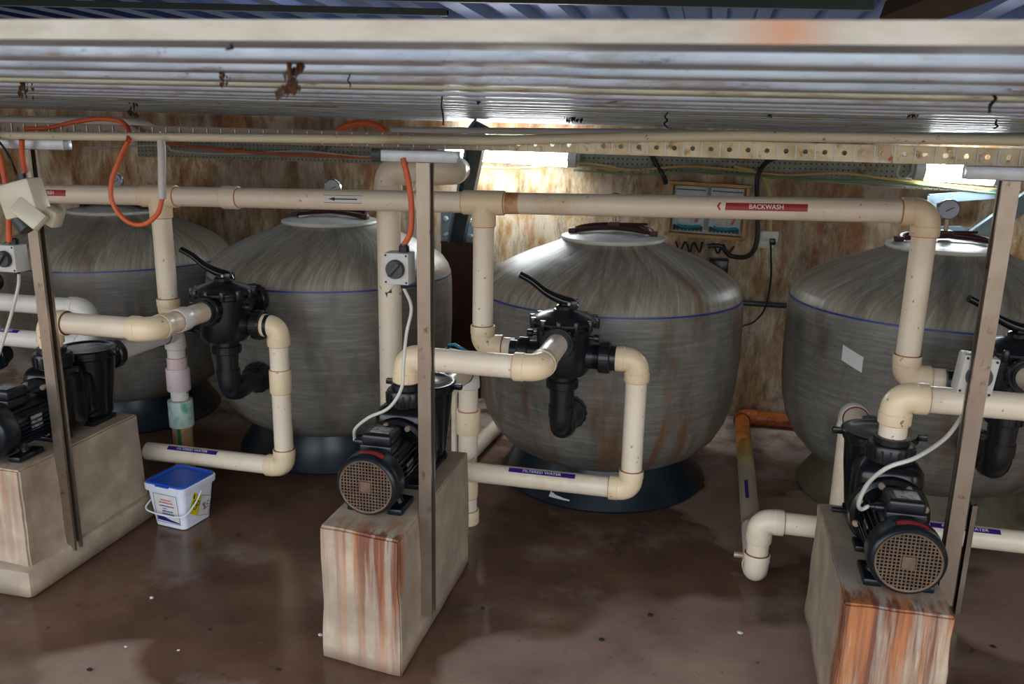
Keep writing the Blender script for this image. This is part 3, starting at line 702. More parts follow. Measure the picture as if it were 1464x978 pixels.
# ------------------------------------------------------------------ pumps (origin on the plinth under the fan face, axis along +Y)
def make_pump():
    t = thing('pool_pump', '', 'pump'); az = .118
    # motor barrel with fins
    b = MB(); b.lathe([(.001, .045), (.074, .045), (.076, .05), (.076, .255), (.074, .26), (.001, .26)], (0, 0, az), (0, 1, 0), 40)
    for k in range(34):
        a = 2 * PI * k / 34
        if 50 < math.degrees(a) < 130: continue
        c = V((math.cos(a) * .081, .155, az + math.sin(a) * .081)); R = Matrix.Rotation(-a, 3, 'Y')
        b.box(c, (.022, .195, .0035), R)
    b.build('motor_barrel', 'motor', t)
    # fan cowl, rounded rim
    c = MB(); c.lathe([(.082, .0), (.089, -.001), (.096, .004), (.1005, .013), (.101, .025), (.101, .07), (.098, .078), (.088, .08)], (0, 0, az), (0, 1, 0), 56, cap=False)
    c.lathe([(.001, .022), (.088, .022)], (0, 0, az), (0, 1, 0), 40, M['dark_inside'], cap=False)
    c.mats.insert(0, M['motor']) if False else None
    for f in c.bm.faces: pass
    cow = MB(); cow.lathe([(.082, .0), (.089, -.001), (.096, .004), (.1005, .013), (.101, .025), (.101, .07), (.098, .078), (.088, .08)], (0, 0, az), (0, 1, 0), 56, M['motor'], cap=False)
    cow.lathe([(.001, .022), (.09, .022)], (0, 0, az), (0, 1, 0), 40, M['dark_inside'], cap=False)
    c.bm.free(); cow = cow.build('fan_cowl', None, t)
    g = MB(); R_ = .084; st = .0102
    k = -8
    while k <= 8:
        d = k * st; hl = math.sqrt(max(R_ * R_ - d * d, 0))
        if hl > .01:
            g.box((d, -.001, az), (.0032, .003, 2 * hl)); g.box((0, -.001, az + d), (2 * hl, .003, .0032))
        k += 1
    g.box((0, -.003, az), (.034, .004, .034), None, .001)
    g.lathe([(.0815, -.0025), (.0865, -.0035), (.0865, .003), (.0815, .003), (.0815, -.0025)], (0, 0, az), (0, 1, 0), 56, cap=False)
    g.tube([(0, -.0056, az), (0, -.004, az)], .004, 10, None)
    g.build('fan_grille', 'grille', t, False)
    # red warning sticker on the cowl
    vs = []
    for q in range(11):
        a = math.radians(62 + 48 * q / 10); vs += [V((.1018 * math.cos(a), .018, az + .1018 * math.sin(a))), V((.1018 * math.cos(a), .042, az + .1018 * math.sin(a)))]
    s_ = MB(); s_.raw(vs, [(2 * q, 2 * q + 2, 2 * q + 3, 2 * q + 1) for q in range(10)]); s_.build('red_sticker', 'red_label', cow)
    # nameplate
    MB().box((.083, .17, az + .005), (.003, .05, .055), None, 0).build('nameplate', 'silver_label', t)
    MB().box((-.083, .17, az + .005), (.003, .05, .055), None, 0).build('nameplate', 'silver_label', t)
    # terminal box
    tb = MB(); tb.box((0, .135, .205), (.105, .105, .03), None, .004); tb.box((0, .135, .237), (.10, .10, .04), None, .012, seg=3)
    tb = tb.build('terminal_box', 'black', t)
    MB().box((.004, .13, .2578), (.062, .05, .001)).build('silver_sticker', 'silver_label', tb)
    MB().tube([(-.045, .13, .212), (-.075, .13, .212), (-.076, .13, .212), (-.09, .13, .212)], [.013, .013, .009, .008], 12).build('cable_gland', 'black', tb)
    # feet
    for sx in (-1, 1):
        f = MB(); f.box((sx * .068, .12, .012), (.05, .12, .022), None, .006); f.tube([(sx * .068, .12, .022), (sx * .050, .12, .06)], .014, 8)
        f.build('motor_foot', 'motor', t)
    MB().box((0, .30, .01), (.17, .07, .02), None, .005).build('flange_foot', 'motor', t)
    MB().box((0, .52, .01), (.16, .14, .02), None, .005).build('pot_foot', 'motor', t)
    # seal plate / flange
    fl = MB(); fl.lathe([(.001, .27), (.10, .262), (.112, .27), (.115, .285), (.115, .302), (.105, .315), (.09, .33), (.001, .33)], (0, 0, .130), (0, 1, 0), 48)
    fl.build('flange', 'black_gloss', t)
    for q in range(8):
        a = 2 * PI * q / 8 + .35
        MB().lathe([(.001, -.009), (.008, -.009), (.010, -.004), (.010, .008)], (.099 * math.cos(a), .262, .130 + .099 * math.sin(a)), (0, 1, 0), 12).build('flange_bolt', 'bolt', t)
    # volute body
    v = MB(); v.box((0, .365, .145), (.20, .15, .26), None, .05, seg=4); v.lathe([(.055, .24), (.058, .27), (.05, .30)], (0, .37, 0), n=32)
    v.build('volute_housing', 'black_gloss', t)
    # discharge union (castellated nut)
    un = MB(); un.lathe([(.05, .27), (.066, .272), (.068, .278), (.068, .318), (.064, .325), (.052, .327), (.052, .345), (.042, .347)], (0, .37, 0), n=40)
    for q in range(18):
        a = 2 * PI * q / 18; un.box((.068 * math.cos(a), .37 + .068 * math.sin(a), .297), (.008, .006, .036), a)
    un.build('discharge_union', 'black', t)
    # strainer pot, tapering to the plinth
    po = MB(); pr = []
    for (r, h) in ((.070, .02), (.080, .03), (.088, .10), (.098, .18), (.104, .262), (.110, .268), (.110, .28)): pr.append((r, h))
    po.lathe(pr, (0, .55, 0), n=48)
    po.box((0, .48, .135), (.15, .10, .19), None, .03, seg=3)
    for q in (-1, 0, 1): po.box((0, .55 + q * .03, .02), (.17 - abs(q) * .04, .006, .03))
    po.tube([(0, .62, .235), (0, .70, .235)], .052, 24)
    po.build('strainer_pot', 'black_gloss', t)
    li = MB(); li.lathe([(.112, .279), (.118, .282), (.118, .296), (.112, .302), (.095, .303), (.088, .299), (.04, .304), (.001, .305)], (0, .55, 0), n=48)
    for q in range(4):
        a = q * PI / 2 + .0; li.box((.128 * math.cos(a), .55 + .128 * math.sin(a), .288), (.034, .022, .02), a, .004)
    li.build('strainer_lid', 'black_gloss', t)
    u2 = MB(); u2.tube([(0, .68, .235), (0, .685, .235), (0, .715, .235), (0, .72, .235)], [.056, .062, .062, .056], 28); u2.build('suction_union', 'black', t)
    MB().tube([(-.08, .50, .03), (-.125, .50, .03)], [.010, .009], 10).build('drain_plug', 'black', t)
    return t
pump0 = make_pump(); pump0.location = (-.972, 2.25, .458)
pump0['label'] = 'black pool pump with a rusty fan grille on the rust-streaked middle plinth'
pu = copy_tree(pump0); pu.location = (.585, 2.25, .425); pu['label'] = 'black pool pump with a red sticker on the bottom right plinth'
pu = copy_tree(pump0); pu.location = (-2.412, 2.27, .468); pu['label'] = 'black pool pump on the wide left plinth, cut off by the frame'

# ------------------------------------------------------------------ multiport valves (origin at the front port height on the body axis)
def union_mb(c, d, r=.058, w=.022, stub=.03):
    c, d = V(c), nz(d); mb = MB()
    mb.tube([c - d * w, c - d * (w - .004), c + d * (w - .004), c + d * w], [r * .94, r, r, r * .94], 32)
    mb.tube([c - d * (w + .02), c + d * (w + stub)], r * .80, 28)
    o = d.orthogonal().normalized(); q = d.cross(o)
    for k in range(16):
        a = 2 * PI * k / 16; n = o * math.cos(a) + q * math.sin(a)
        R = Matrix((d, n, d.cross(n))).transposed()
        mb.box(c + n * r, (w * 1.5, .006, .008), R)
    return mb
def make_valve():
    t = thing('multiport_valve', '', 'valve')
    b = MB(); b.lathe([(.001, -.152), (.05, -.155), (.085, -.148), (.10, -.13), (.104, -.06), (.104, .03), (.112, .036), (.112, .05)], n=56)
    b.tube([(0, -.06, 0), (0, -.128, 0)], .052, 28); b.tube([(-.07, 0, -.075), (-.14, 0, -.075)], .048, 28); b.tube([(.07, 0, -.075), (.14, 0, -.075)], .048, 28)
    b.tube([(0, .06, -.02), (0, .30, -.02)], .044, 28); b.tube([(0, 0, -.14), (0, 0, -.175)], .046, 28)
    b = b.build('valve_body', 'black', t)
    for x, z in ((-.108, .005), (.108, .002)):
        MB().tube([(x * .9, -.02, z), (x * 1.08, -.02, z), (x * 1.1, -.02, z), (x * 1.28, -.02, z)], [.008, .008, .015, .014], 12).build('port_plug', 'black', b)
    l = MB(); l.lathe([(.110, .050), (.126, .052), (.130, .056), (.130, .064), (.124, .070), (.085, .088), (.045, .098), (.04, .104), (.001, .105)], n=60)
    l = l.build('valve_lid', 'black', t)
    for k in range(12):
        a = 2 * PI * k / 12
        MB().lathe([(.011, .038), (.012, .04), (.012, .07), (.010, .076), (.001, .077)], (.124 * math.cos(a), .124 * math.sin(a), 0), n=10).build('lid_bolt', 'black', l)
    # lever, pointing left and up
    hd = MB(); hd.lathe([(.030, .095), (.034, .10), (.034, .115), (.028, .12), (.001, .121)], n=28)
    pts = smooth_path([(.045, 0, .108), (.025, 0, .128), (-.02, 0, .140), (-.075, -.004, .165), (-.13, -.008, .205), (-.175, -.012, .228)], 5)
    hd.tube(pts, [.017 + .012 * math.sin(PI * min(1, i / len(pts) * 1.5)) * (1 - i / len(pts)) for i in range(len(pts))], 14, None, True, .75)
    for sy in (-1, 1): hd.box((.02, sy * .018, .122), (.06, .008, .034), None, .003)
    hd.build('lever_handle', 'black_gloss', t)
    MB().tube([(.02, -.03, .128), (.02, .03, .128)], .006, 10).build('lever_pin', 'bolt', t)
    union_mb((0, -.125, 0), (0, -1, 0), .062, .02, .012).build('front_union', 'black', t)
    union_mb((-.155, 0, -.075), (-1, 0, 0), .054, .022, .03).build('side_union', 'black', t)
    union_mb((.160, 0, -.075), (1, 0, 0), .060, .022, .03).build('side_union', 'black', t)
    union_mb((0, 0, -.19), (0, 0, -1), .060, .018, .03).build('bottom_union', 'black', t)
    e = MB(); R0 = .055; cz = -.385; rb = .046
    pts = [V((0, 0, -.20)), V((0, 0, cz + R0 + .04))] + [V((0, R0 - R0 * math.cos(a), cz + R0 - R0 * math.sin(a))) for a in [PI / 2 * k / 10 for k in range(11)]] + [V((0, .13, cz)), V((0, .30, cz))]
    e.tube(pts, rb, 28); e.tube([(0, 0, cz + R0 + .005), (0, 0, cz + R0 + .05)], rb * 1.1, 28); e.tube([(0, R0 + .005, cz), (0, R0 + .05, cz)], rb * 1.1, 28)
    e = e.build('lower_elbow', 'black', t)
    MB().box((-.004, -.0412, -.262), (.018, .001, .012)).build('white_tag', 'white_label', e)
    MB().box((-.008, -.0412, -.290), (.022, .001, .012)).build('white_tag', 'white_label', e)
    for z in (-.02, cz):
        union_mb((0, .235, z), (0, 1, 0), .068, .022, .02).build('tank_flange', 'black', t)
    return t
val0 = make_valve(); val0.location = (-.512, 3.10, .892); val0['label'] = 'black multiport valve with lever handle in front of the middle tank'
for (x, y, z, lab) in ((-1.968, 3.12, .912, 'black multiport valve with lever handle, above and right of the white bucket'),
                       (1.05, 3.12, .895, 'black multiport valve partly behind the right post, cut by the frame'),
                       (-3.40, 3.12, .90, 'black multiport valve at the left edge beyond the leftmost pump')):
    q = copy_tree(val0); q.location = (x, y, z); q['label'] = lab

# ------------------------------------------------------------------ pipework
r = .0405
# backwash main: a long pipe with two tee drops and a corner drop
yb = 3.14
A = P(-420, 270, yb); T1 = P(228, 277, yb); T2 = P(692, 286, yb); E3 = P(1326, 303, yb)
zA, zE = P(60, 277, yb).z, P(1290, 302, yb).z
def main_z(x): return zA + (zE - zA) * (x - P(60, 277, yb).x) / (P(1290, 302, yb).x - P(60, 277, yb).x)
for q in (A, T1, T2, E3): q.z = main_z(q.x)
root = thing('backwash_pipe', 'long cream horizontal backwash pipe with drop legs and red BACKWASH stickers', 'pipe', (T2.x, yb, T2.z))
valves = [(-1.968, .912), (-.512, .892), (1.05, .895)]
drops = []
for (tx, (vx, vz)) in zip((T1.x, T2.x, E3.x), valves): drops.append((tx, vx, vz - .075))
pipe_run(root, [A, V((E3.x, yb, E3.z)), V((drops[2][0], yb, drops[2][2])), V((drops[2][1] - .20, yb, drops[2][2]))], r)
axd = (E3 - A).normalized()
for T, (tx, vx, vz) in zip((T1, T2), drops[:2]):
    tee(root, T, axd, (0, 0, -1), r)
    pipe_run(root, [T + V((0, 0, -r)), V((tx, yb, vz)), V((vx - .20, yb, vz))], r)
cp = P(330, 278, yb); cp.z = main_z(cp.x); coupling(cp, axd, r, .035, M['pvc'], root)
cp = P(650, 284, yb); cp.z = main_z(cp.x)
def along(px, py):
    q = P(px, py, yb); return (q - A).dot(axd)
pipe_label(root, A, axd, (0, -1, 0), r, along(1037, 297), along(1153, 300), .008, .026, 'red_label', 'BACKWASH', .022, .115, 'chevron')
pipe_label(root, A, axd, (0, -1, 0), r, along(42, 272), along(103, 272), .008, .026, 'red_label', 'BACKWASH', .020, .10)
pipe_label(root, A, axd, (0, -1, 0), r, along(469, 276), along(523, 277), .006, .030, 'white_label', arrow='left_arrow')

MB().tube([A + axd * along(724, 284), A + axd * along(743, 284)], r + .0006, 28, M['rust_band']).build('rust_stain', None, root)
# pump discharge lines
def discharge(px, pz, vx, vy, vz, label):
    py = 2.25 + .37 if px > -2 else 2.27 + .37
    rt = thing('discharge_pipe', label, 'pipe', (px, py, pz + .35))
    pipe_run(rt, [V((px, py, pz + .345)), V((px, py, vz)), V((vx, py, vz)), V((vx, vy - .155, vz))], r, 'pvc', 'pvc_warm')
    return rt
d2 = discharge(-.972, .458, -.512, 3.10, .892, 'cream discharge pipe from the middle pump to the middle valve')
d1 = discharge(-2.412, .468, -1.968, 3.12, .912, 'cream discharge pipe from the left pump to the valve behind the bucket')
d3 = discharge(.585, .425, 1.05, 3.12, .895, 'cream discharge pipe from the right pump passing behind the right post')
d3['label'] = 'cream discharge pipe rising from the right pump and running out right'
coupling((-1.968, 2.82, .912), (0, 1, 0), r, .03, M['pvc_white'], d1)

# filtered water returns
def ret(name_label, vx, vy, vz, ex, zlow, xl, yl=None, coup=False):
    rt = thing('return_pipe', name_label, 'pipe', (ex, vy, zlow))
    pipe_run(rt, [V((vx + .20, vy, vz - .075)), V((ex, vy, vz - .075)), V((ex, vy, zlow)), V((xl, vy, zlow))], r, 'pvc', 'pvc_warm')
    return rt
r2 = ret('cream filtered water return pipe looping down below the middle valve', -.512, 3.10, .892, -.228, .292, -1.0)
p1 = P(398, 478, 3.12)
r1 = ret('white filtered water return pipe running low above the white bucket', -1.968, 3.12, .912, p1.x, P(388, 665, 3.12).z, -2.40)
r3 = ret('white filtered water return pipe low at the right edge behind the right post', 1.05, 3.12, .895, 1.36, P(1400, 768, 3.12).z, .72)
coupling((p1.x, 3.12, .60), (0, 0, 1), r, .05, M['pvc_warm'], r1)
UPF = V((0, -.45, 1))
def lab_x(rt, y, zlow, pxa, pxb, pya, pyb, w):
    a, b = P(pxa, pya, y), P(pxb, pyb, y)
    pipe_label(rt, (0, y, zlow), (1, 0, 0), UPF, r, a.x, b.x, -.002, .022, 'purple_label', 'FILTERED WATER', .017, w)
lab_x(r2, 3.10, .292, 729, 823, 676, 686, .155)
lab_x(r1, 3.12, P(388, 665, 3.12).z, 243, 314, 632, 648, .15)
lab_x(r3, 3.12, P(1400, 768, 3.12).z, 1328, 1428, 746, 760, .155)
# the neighbouring return at the left edge
rt = thing('return_pipe', 'white U-shaped return pipe behind the left post above the leftmost pump', 'pipe', P(128, 440, 3.12))
e0 = P(124, 441, 3.12); e1 = P(124, 492, 3.12); e1.x = e0.x
pipe_run(rt, [V((-3.20, 3.12, e0.z)), e0, e1, V((-4.3, 3.12, e1.z))], r, 'pvc_white', 'pvc_white')
pipe_label(rt, (0, 3.12, e1.z), (1, 0, 0), UPF, r, -3.22, -3.0, 0, .022, 'purple_label', 'FILTERED WATER', .017, .155)

# suction legs behind each pump
def suction(px, pz, yv, label, mats, py=2.25):
    y0 = py + .72; z = pz + .235
    rt = thing('suction_pipe', label, 'pipe', (px, yv, 0))
    pipe_run(rt, [V((px, y0 - .02, z)), V((px, yv, z)), V((px, yv, .0))], r, mats[0], mats[1])
    return rt
s2 = suction(-.972 + .045, .458, 3.23, 'grimy cream suction pipe rising from the floor behind the middle plinth', ('pvc', 'pvc_white'))
coupling((-.927, 3.23, .46), (0, 0, 1), r, .05, M['pvc_warm'], s2, k=1.28)
coupling((-.927, 3.23, .17), (0, 0, 1), r, .05, M['pvc_warm'], s2, k=1.1)
coupling((-.927, 3.23, .03), (0, 0, 1), r, .03, M['pvc_warm'], s2, k=1.22)
s3 = suction(.555, .440, 3.14, 'cream suction pipe rising behind the right plinth and pump', ('pvc', 'pvc_white'))
s1 = suction(-2.412, .468, 3.40, 'white suction pipe with pink and green-stained couplings left of the bucket', ('pvc_white', 'pvc_white'), 2.27)
for z, w, m, k in ((.545, .03, 'pvc_pink', 1.12), (.47, .055, 'pvc_pink', 1.34), (.30, .065, 'pvc_green', 1.42)):
    coupling((-2.412, 3.40, z), (0, 0, 1), r, w, M[m], s1, 'reducer' if m == 'pvc_pink' else 'coupling', k)
MB().tube([(-2.412, 3.40, .0), (-2.412, 3.40, .235)], .0465, 24, M['pvc_muddy']).build('muddy_sleeve', None, s1)
pipe_label(s1, (-2.412, 3.40, 0), (0, 0, 1), (.35, -1, 0), .0465, .10, .235, .004, .017, 'green_label')

# floor run with orange rust
xq = .262; zc = .046
rt = thing('floor_pipe', 'cream pipe along the floor between the middle and right tanks, rusty orange at the wall', 'pipe', (xq, 3.02, zc))
zt_ = P(1085, 744, 3.02).z
pipe_run(rt, [V((.62, 3.02, zt_)), V((xq, 3.02, zt_)), V((xq, 3.02, zc)), V((xq, 3.45, zc))], r, 'pvc', 'pvc')
zc2 = zc
pipe_run(rt, [V((xq, 3.40, zc)), V((xq, 4.88, zc)), V((1.9, 4.88, zc))], r, 'rusty_pipe', 'rusty_pipe')
pipe_label(rt, (xq, 0, zc), (0, -1, 0), (-.3, 0, 1), r, -3.83, -3.62, 0, .016, 'purple_label')
MB().tube([(xq - .04, 3.16, .04), (xq - .075, 3.16, .04)], .012, 10, M['bolt']).build('tap_stub', None, rt)

# large standing pipe between the tanks
R2 = .051; yr = 3.42
rt = thing('riser_pipe', 'thick white vertical pipe with a bend at the top, between the two left tanks', 'pipe', (-1.46, 3.72, 0))
zt_ = P(560, 244, yr).z; xx = P(557, 400, yr).x; x2 = P(640, 246, yr).x
rt.location = (xx, yr, 0); ORI[rt.name] = V((xx, yr, 0))
pipe_run(rt, [V((xx, yr, .0)), V((xx, yr, zt_)), V((x2, yr, zt_ + .005)), V((x2, yr + .16, zt_ + .005))], R2, 'pvc', 'pvc')
# dark paint dab on the riser
vs = []; fs = []; cxy = V((xx, yr, 0))
poly = [(0, .03), (.035, .005), (.02, -.012), (.022, -.03), (.005, -.028), (0, -.05), (-.006, -.03), (-.03, -.012), (-.036, .0)]
zb = P(562, 410, yr - .05).z
mb = MB(); mb.raw([cxy + V((math.sin((u + .006) / R2) * (R2 + .001), -math.cos((u + .006) / R2) * (R2 + .001), zb + v)) for u, v in poly] , [tuple(range(len(poly)))])
mb.build('paint_dab', 'dark_grey', rt, False)
# a pale pipe between the middle plinth and tank on the floor
rt = MB().tube([P(668, 655, 3.75), P(720, 596, 4.3)], .04, 24).build('stray_pipe', 'pvc', None)
tag(rt, 'short length of pale pipe slanting up from the floor behind the middle suction leg', 'pipe')
a_, b_ = PZ(660, 660, .045), PZ(730, 590, .045)
bpy.data.objects.remove(rt)
rt = MB().tube([a_, b_ + (b_ - a_) * .3], .04, 24).build('stray_pipe', 'pvc', None)
tag(rt, 'pale pipe lying on the floor behind the middle suction leg', 'pipe')
# blue ball valve handle
rt = thing('ball_valve', 'small valve with a teal lever between the two middle tanks', 'valve', P(650, 500, 3.6))
c = P(650, 497, 3.6)
MB().tube([c + V((-.05, 0, -.02)), c + V((.05, .02, -.04))], .02, 16).build('valve_body', 'black', rt)
MB().tube([c + V((-.03, 0, .012)), c + V((.0, 0, .015)), c + V((.055, .0, -.012)), c + V((.065, 0, -.018))], [.008, .011, .011, .006], 10, None, True, .6).build('lever_handle', 'teal', rt)
MB().tube([c + V((-.03, 0, -.03)), c + V((-.03, 0, .012))], .007, 10).build('valve_stem', 'black', rt)
MB().tube([c + V((.0, 0, -.03)), c + V((.0, 0.0, -c.z))], .015, 14).build('support_pipe', 'pvc', rt)

# ------------------------------------------------------------------ posts, arms and long perforated channel
def channel_mb(a, b, open_dir, s=.041, lip=.006, mat=None):
    a, b = V(a), V(b); ax = (b - a).normalized(); o = nz(open_dir); w = ax.cross(o); t = .0028; h = s / 2
    sec = [(-h, h), (-h, -h), (h, -h), (h, h), (lip + .004, h), (lip + .004, h - .008), (lip + .004 + t, h - .008), (lip + .004 + t, h - t), (h - t, h - t), (h - t, -h + t), (-h + t, -h + t), (-h + t, h - t), (-lip - .004 - t, h - t), (-lip - .004 - t, h - .008), (-lip - .004, h - .008), (-lip - .004, h)]
    mb = MB(); n = len(sec); vs = [a + w * p[0] + o * p[1] for p in sec] + [b + w * p[0] + o * p[1] for p in sec]
    mb.raw(vs, [(i, (i + 1) % n, n + (i + 1) % n, n + i) for i in range(n)] + [tuple(range(n)), tuple(range(n, 2 * n))[::-1]], mat)
    return mb
def post(x, y, z0, z1, arm, label, armlab, od=(1, 0, 0)):
    t = thing('strut_post', label, 'post', (x, y, z0))
    channel_mb((x, y, z0), (x, y, z1), od).build('channel_upright', 'post', t, False)
    a, b = arm
    am = channel_mb((a, y + .0, z1 + .0225), (b, y + .0, z1 + .0225), (0, -1, 0)) if False else MB().box(((a + b) / 2, y, z1 + .018), (b - a, .041, .034), None, .003)
    am.build('cross_arm', 'galv', t)
    if armlab: MB().box((a - .014, y, z1 + .018), (.03, .046, .038), None, .004).build('end_cap', 'black', t)
    return t
post(-.811, 2.36, .10, 1.553, (-.94, -.71), 'brown weathered steel channel post bolted to the side of the middle plinth', True)
post(-2.250, 2.46, .085, 1.556, (-2.75, -2.09), 'leftmost brown steel channel post beside the wide left plinth', False)
post(.728, 2.40, .36, 1.548, (.62, 1.15), 'rust-speckled steel channel post at the right in front of the switch', False, (-1, 0, 0))
# prop under the right valve
q0 = PZ(1367, 876, 0.0)
channel_mb(q0, q0 + V((0, 0, .42)), (-1, 0, 0), .020).build('prop_strut', 'post', None, False)
tag(bpy.data.objects['prop_strut'], 'short narrow steel prop standing on the floor behind the right post', 'prop')

# long channel on the arms, face toward the camera with holes
ca, cb = P(-60, 176, 2.50), P(1500, 229, 2.46)
ca = P(0, 184, 2.50); cb = P(1464, 226, 2.46)
axc = (cb - ca).normalized(); ca = ca - axc * .7; cb = cb + axc * .6; Lc = (cb - ca).length
up = V((0, 0, 1)); up = (up - up.dot(axc) * axc).normalized(); fw = axc.cross(up); fw = fw if fw.y < 0 else -fw
root = thing('perforated_channel', 'long rusty steel channel with a row of round holes across the posts', 'steel channel', ca)
mb = MB(); hh = .0215; hw = .007; step = .05; n = int(Lc / step)
vs = []; fs = []
def cv(p_): vs.append(p_); return len(vs) - 1
for i in range(n):
    u0 = i * step; c = ca + axc * (u0 + step / 2)
    out = [(-step / 2, -hh), (0, -hh), (step / 2, -hh), (step / 2, 0), (step / 2, hh), (0, hh), (-step / 2, hh), (-step / 2, 0)]
    angs = [math.atan2(b_, a_) for a_, b_ in out]
    oi = [cv(c + axc * a_ + up * b_) for a_, b_ in out]
    ii = []; ib = []
    for a in angs:
        ii.append(cv(c + axc * hw * math.cos(a) + up * hw * math.sin(a))); ib.append(cv(c + axc * hw * math.cos(a) + up * hw * math.sin(a) - fw * .003))
    for k in range(8):
        j = (k + 1) % 8; fs += [(oi[k], oi[j], ii[j], ii[k]), (ii[k], ii[j], ib[j], ib[k])]
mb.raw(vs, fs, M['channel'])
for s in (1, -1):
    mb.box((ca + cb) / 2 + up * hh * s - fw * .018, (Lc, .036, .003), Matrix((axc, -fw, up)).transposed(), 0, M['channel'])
for i in range(n + 1):          # pressed ribs between the holes
    mb.box(ca + axc * i * step + fw * .0015, (.003, .003, 2 * hh * .9), Matrix((axc, -fw, up)).transposed(), 0, M['galv'])
mb.build('channel_web', None, root, False)
for px in (1233, 1262):
    c = P(px, 216, 2.47); u = (c - ca).dot(axc); c = ca + axc * (round(u / step - .5) + .5) * step
    MB().tube([c + fw * .001, c + fw * .003, c + fw * .003, c + fw * .008], [.016, .016, .009, .009], 12).build('bolt_head', 'bolt', root)

# conduits lying along it
o = MB().tube([P(-150, 192, 2.43), P(350, 196, 2.43), P(640, 200, 2.43), P(800, 206, 2.44), P(860, 209, 2.46)], .0125, 16).build('cable_conduit', 'conduit_yellow')
tag(o, 'cream yellow conduit running across in front of the channel from the left edge', 'conduit')
bpy.data.objects.remove(o)
o = MB().tube([P(-150, 192, 2.43), P(350, 197, 2.43), P(560, 199.5, 2.43), P(700, 201, 2.43), P(860, 197, 2.43), P(1060, 194, 2.43), P(1250, 197, 2.43), P(1620, 204, 2.43)], .0135, 16).build('cable_conduit', 'conduit_yellow')
tag(o, 'long cream conduit running across the picture just under the deck', 'conduit')
o = MB().tube(smooth_path([P(560, 186, 2.6), P(700, 187, 2.6), P(900, 189, 2.6), P(1200, 193, 2.6), P(1600, 196, 2.6)]), .010, 14).build('cable_conduit', 'conduit_grey')
tag(o, 'thin grey conduit behind the long cream conduit, above the middle and right tanks', 'conduit')
o = MB().tube(smooth_path([P(-200, 172, 2.75), P(60, 173, 2.75), P(160, 174, 2.75), P(195, 177, 2.75), P(216, 184, 2.8), P(230, 196, 2.9)]), .018, 16).build('cable_conduit', 'conduit_grey')
tag(o, 'fat grey conduit bending down at the top left, behind the cream conduit', 'conduit')
o = MB().tube([P(230, 200, 2.40), P(231, 215, 2.40), P(232, 284, 2.40)], .0125, 16).build('conduit_stub', 'conduit_grey')
tag(o, 'grey-green conduit stub hanging beside the orange loop', 'conduit')
cable('flexible_conduit', [P(183, 202, 2.40), P(172, 225, 2.40), P(160, 258, 2.40), P(161, 290, 2.40), P(180, 315, 2.40), P(204, 321, 2.40), P(225, 306, 2.40), P(232, 283, 2.40)], .0078, 'orange', 'orange flexible conduit hanging in a loop in front of the left tanks', 'conduit')
cable('flexible_conduit', [P(36, 184, 2.5), P(70, 183, 2.5), P(105, 175, 2.5), P(140, 170, 2.5), P(170, 173, 2.48), P(183, 184, 2.46), P(184, 203, 2.40)], .0078, 'orange', 'orange flexible conduit arching over the cream conduit at the top left', 'conduit')
cable('flexible_conduit', [P(31, 200, 2.40), P(32, 222, 2.41), P(36, 246, 2.42)], .0085, 'orange', 'short orange conduit dropping into the black gland of the cream socket', 'conduit')
cable('flexible_conduit', [P(-12, 190, 2.40), P(0, 225, 2.40), P(8, 262, 2.41), P(12, 305, 2.42), P(13, 345, 2.43)], .0095, 'orange', 'orange conduit dropping into the leftmost switch box', 'conduit')
cable('flexible_conduit', [P(480, 190, 2.6), P(496, 180, 2.6), P(520, 176, 2.6), P(540, 180, 2.6), P(552, 190, 2.6)], .011, 'orange', 'red-orange conduit arching above the cream conduit near the middle', 'conduit')
cable('flexible_conduit', [P(576, 226, 2.34), P(583, 255, 2.34), P(588, 290, 2.35), P(587, 330, 2.36), (-.88, 2.365, P(575, 384, 2.35).z + .068)], .0088, 'orange', 'orange conduit running down beside the middle post into the switch box', 'conduit')
cable('hanging_cable', [P(-8, 195, 2.40), P(6, 212, 2.40), P(17, 232, 2.40), P(24, 250, 2.42)], .004, 'cable_black', 'thin black cable hanging at the top left behind the socket box')

# ------------------------------------------------------------------ switches and sockets
def make_switch():
    t = thing('isolator_switch', '', 'switch')
    MB().box((0, 0, 0), (.078, .062, .095), None, .005).build('switch_box', 'grey_plastic', t)
    k = MB(); k.lathe([(.001, -.014), (.026, -.014), (.028, -.010), (.029, 0)], (0, -.034, 0), (0, 1, 0), 32); k = k.build('rotary_knob', 'dark_grey', t)
    MB().box((0, -.052, 0), (.010, .012, .050), Matrix.Rotation(math.radians(40), 3, 'Y'), .003).build('knob_grip', 'dark_grey', k)
    for sx in (-1, 1):
        for sz in (-1, 1): MB().tube([(sx * .032, -.0295, sz * .040), (sx * .032, -.0325, sz * .040)], .0032, 8).build('cover_screw', 'ink', t)
    MB().tube([(.015, 0, .04), (.015, 0, .066), (.015, 0, .067), (.015, 0, .072)], [.0155, .0155, .012, .011], 14).build('top_gland', 'black', t)
    MB().tube([(.012, 0, -.04), (.012, 0, -.062)], [.011, .008], 12).build('bottom_gland', 'black', t)
    return t
sw = make_switch(); sw.location = (-.895, 2.365, P(575, 384, 2.35).z); sw['label'] = 'grey isolator switch with a dark knob on the middle post'
q = copy_tree(sw); q.location = (P(8, 370, 2.43).x, 2.46, P(8, 370, 2.43).z); q['label'] = 'grey isolator switch with a dark knob at the left edge'
sp3 = P(1396, 532, 2.47); q = copy_tree(sw); q.location = (.735, 2.452, sp3.z); q.rotation_euler = (0, math.radians(5), 0); q.scale = (1.15, 1, 1.15); q['label'] = 'grey isolator switch fixed behind the right post'
# brackets behind switches
MB().box((0, 0, 0), (.01, .01, .01)).bm.free()
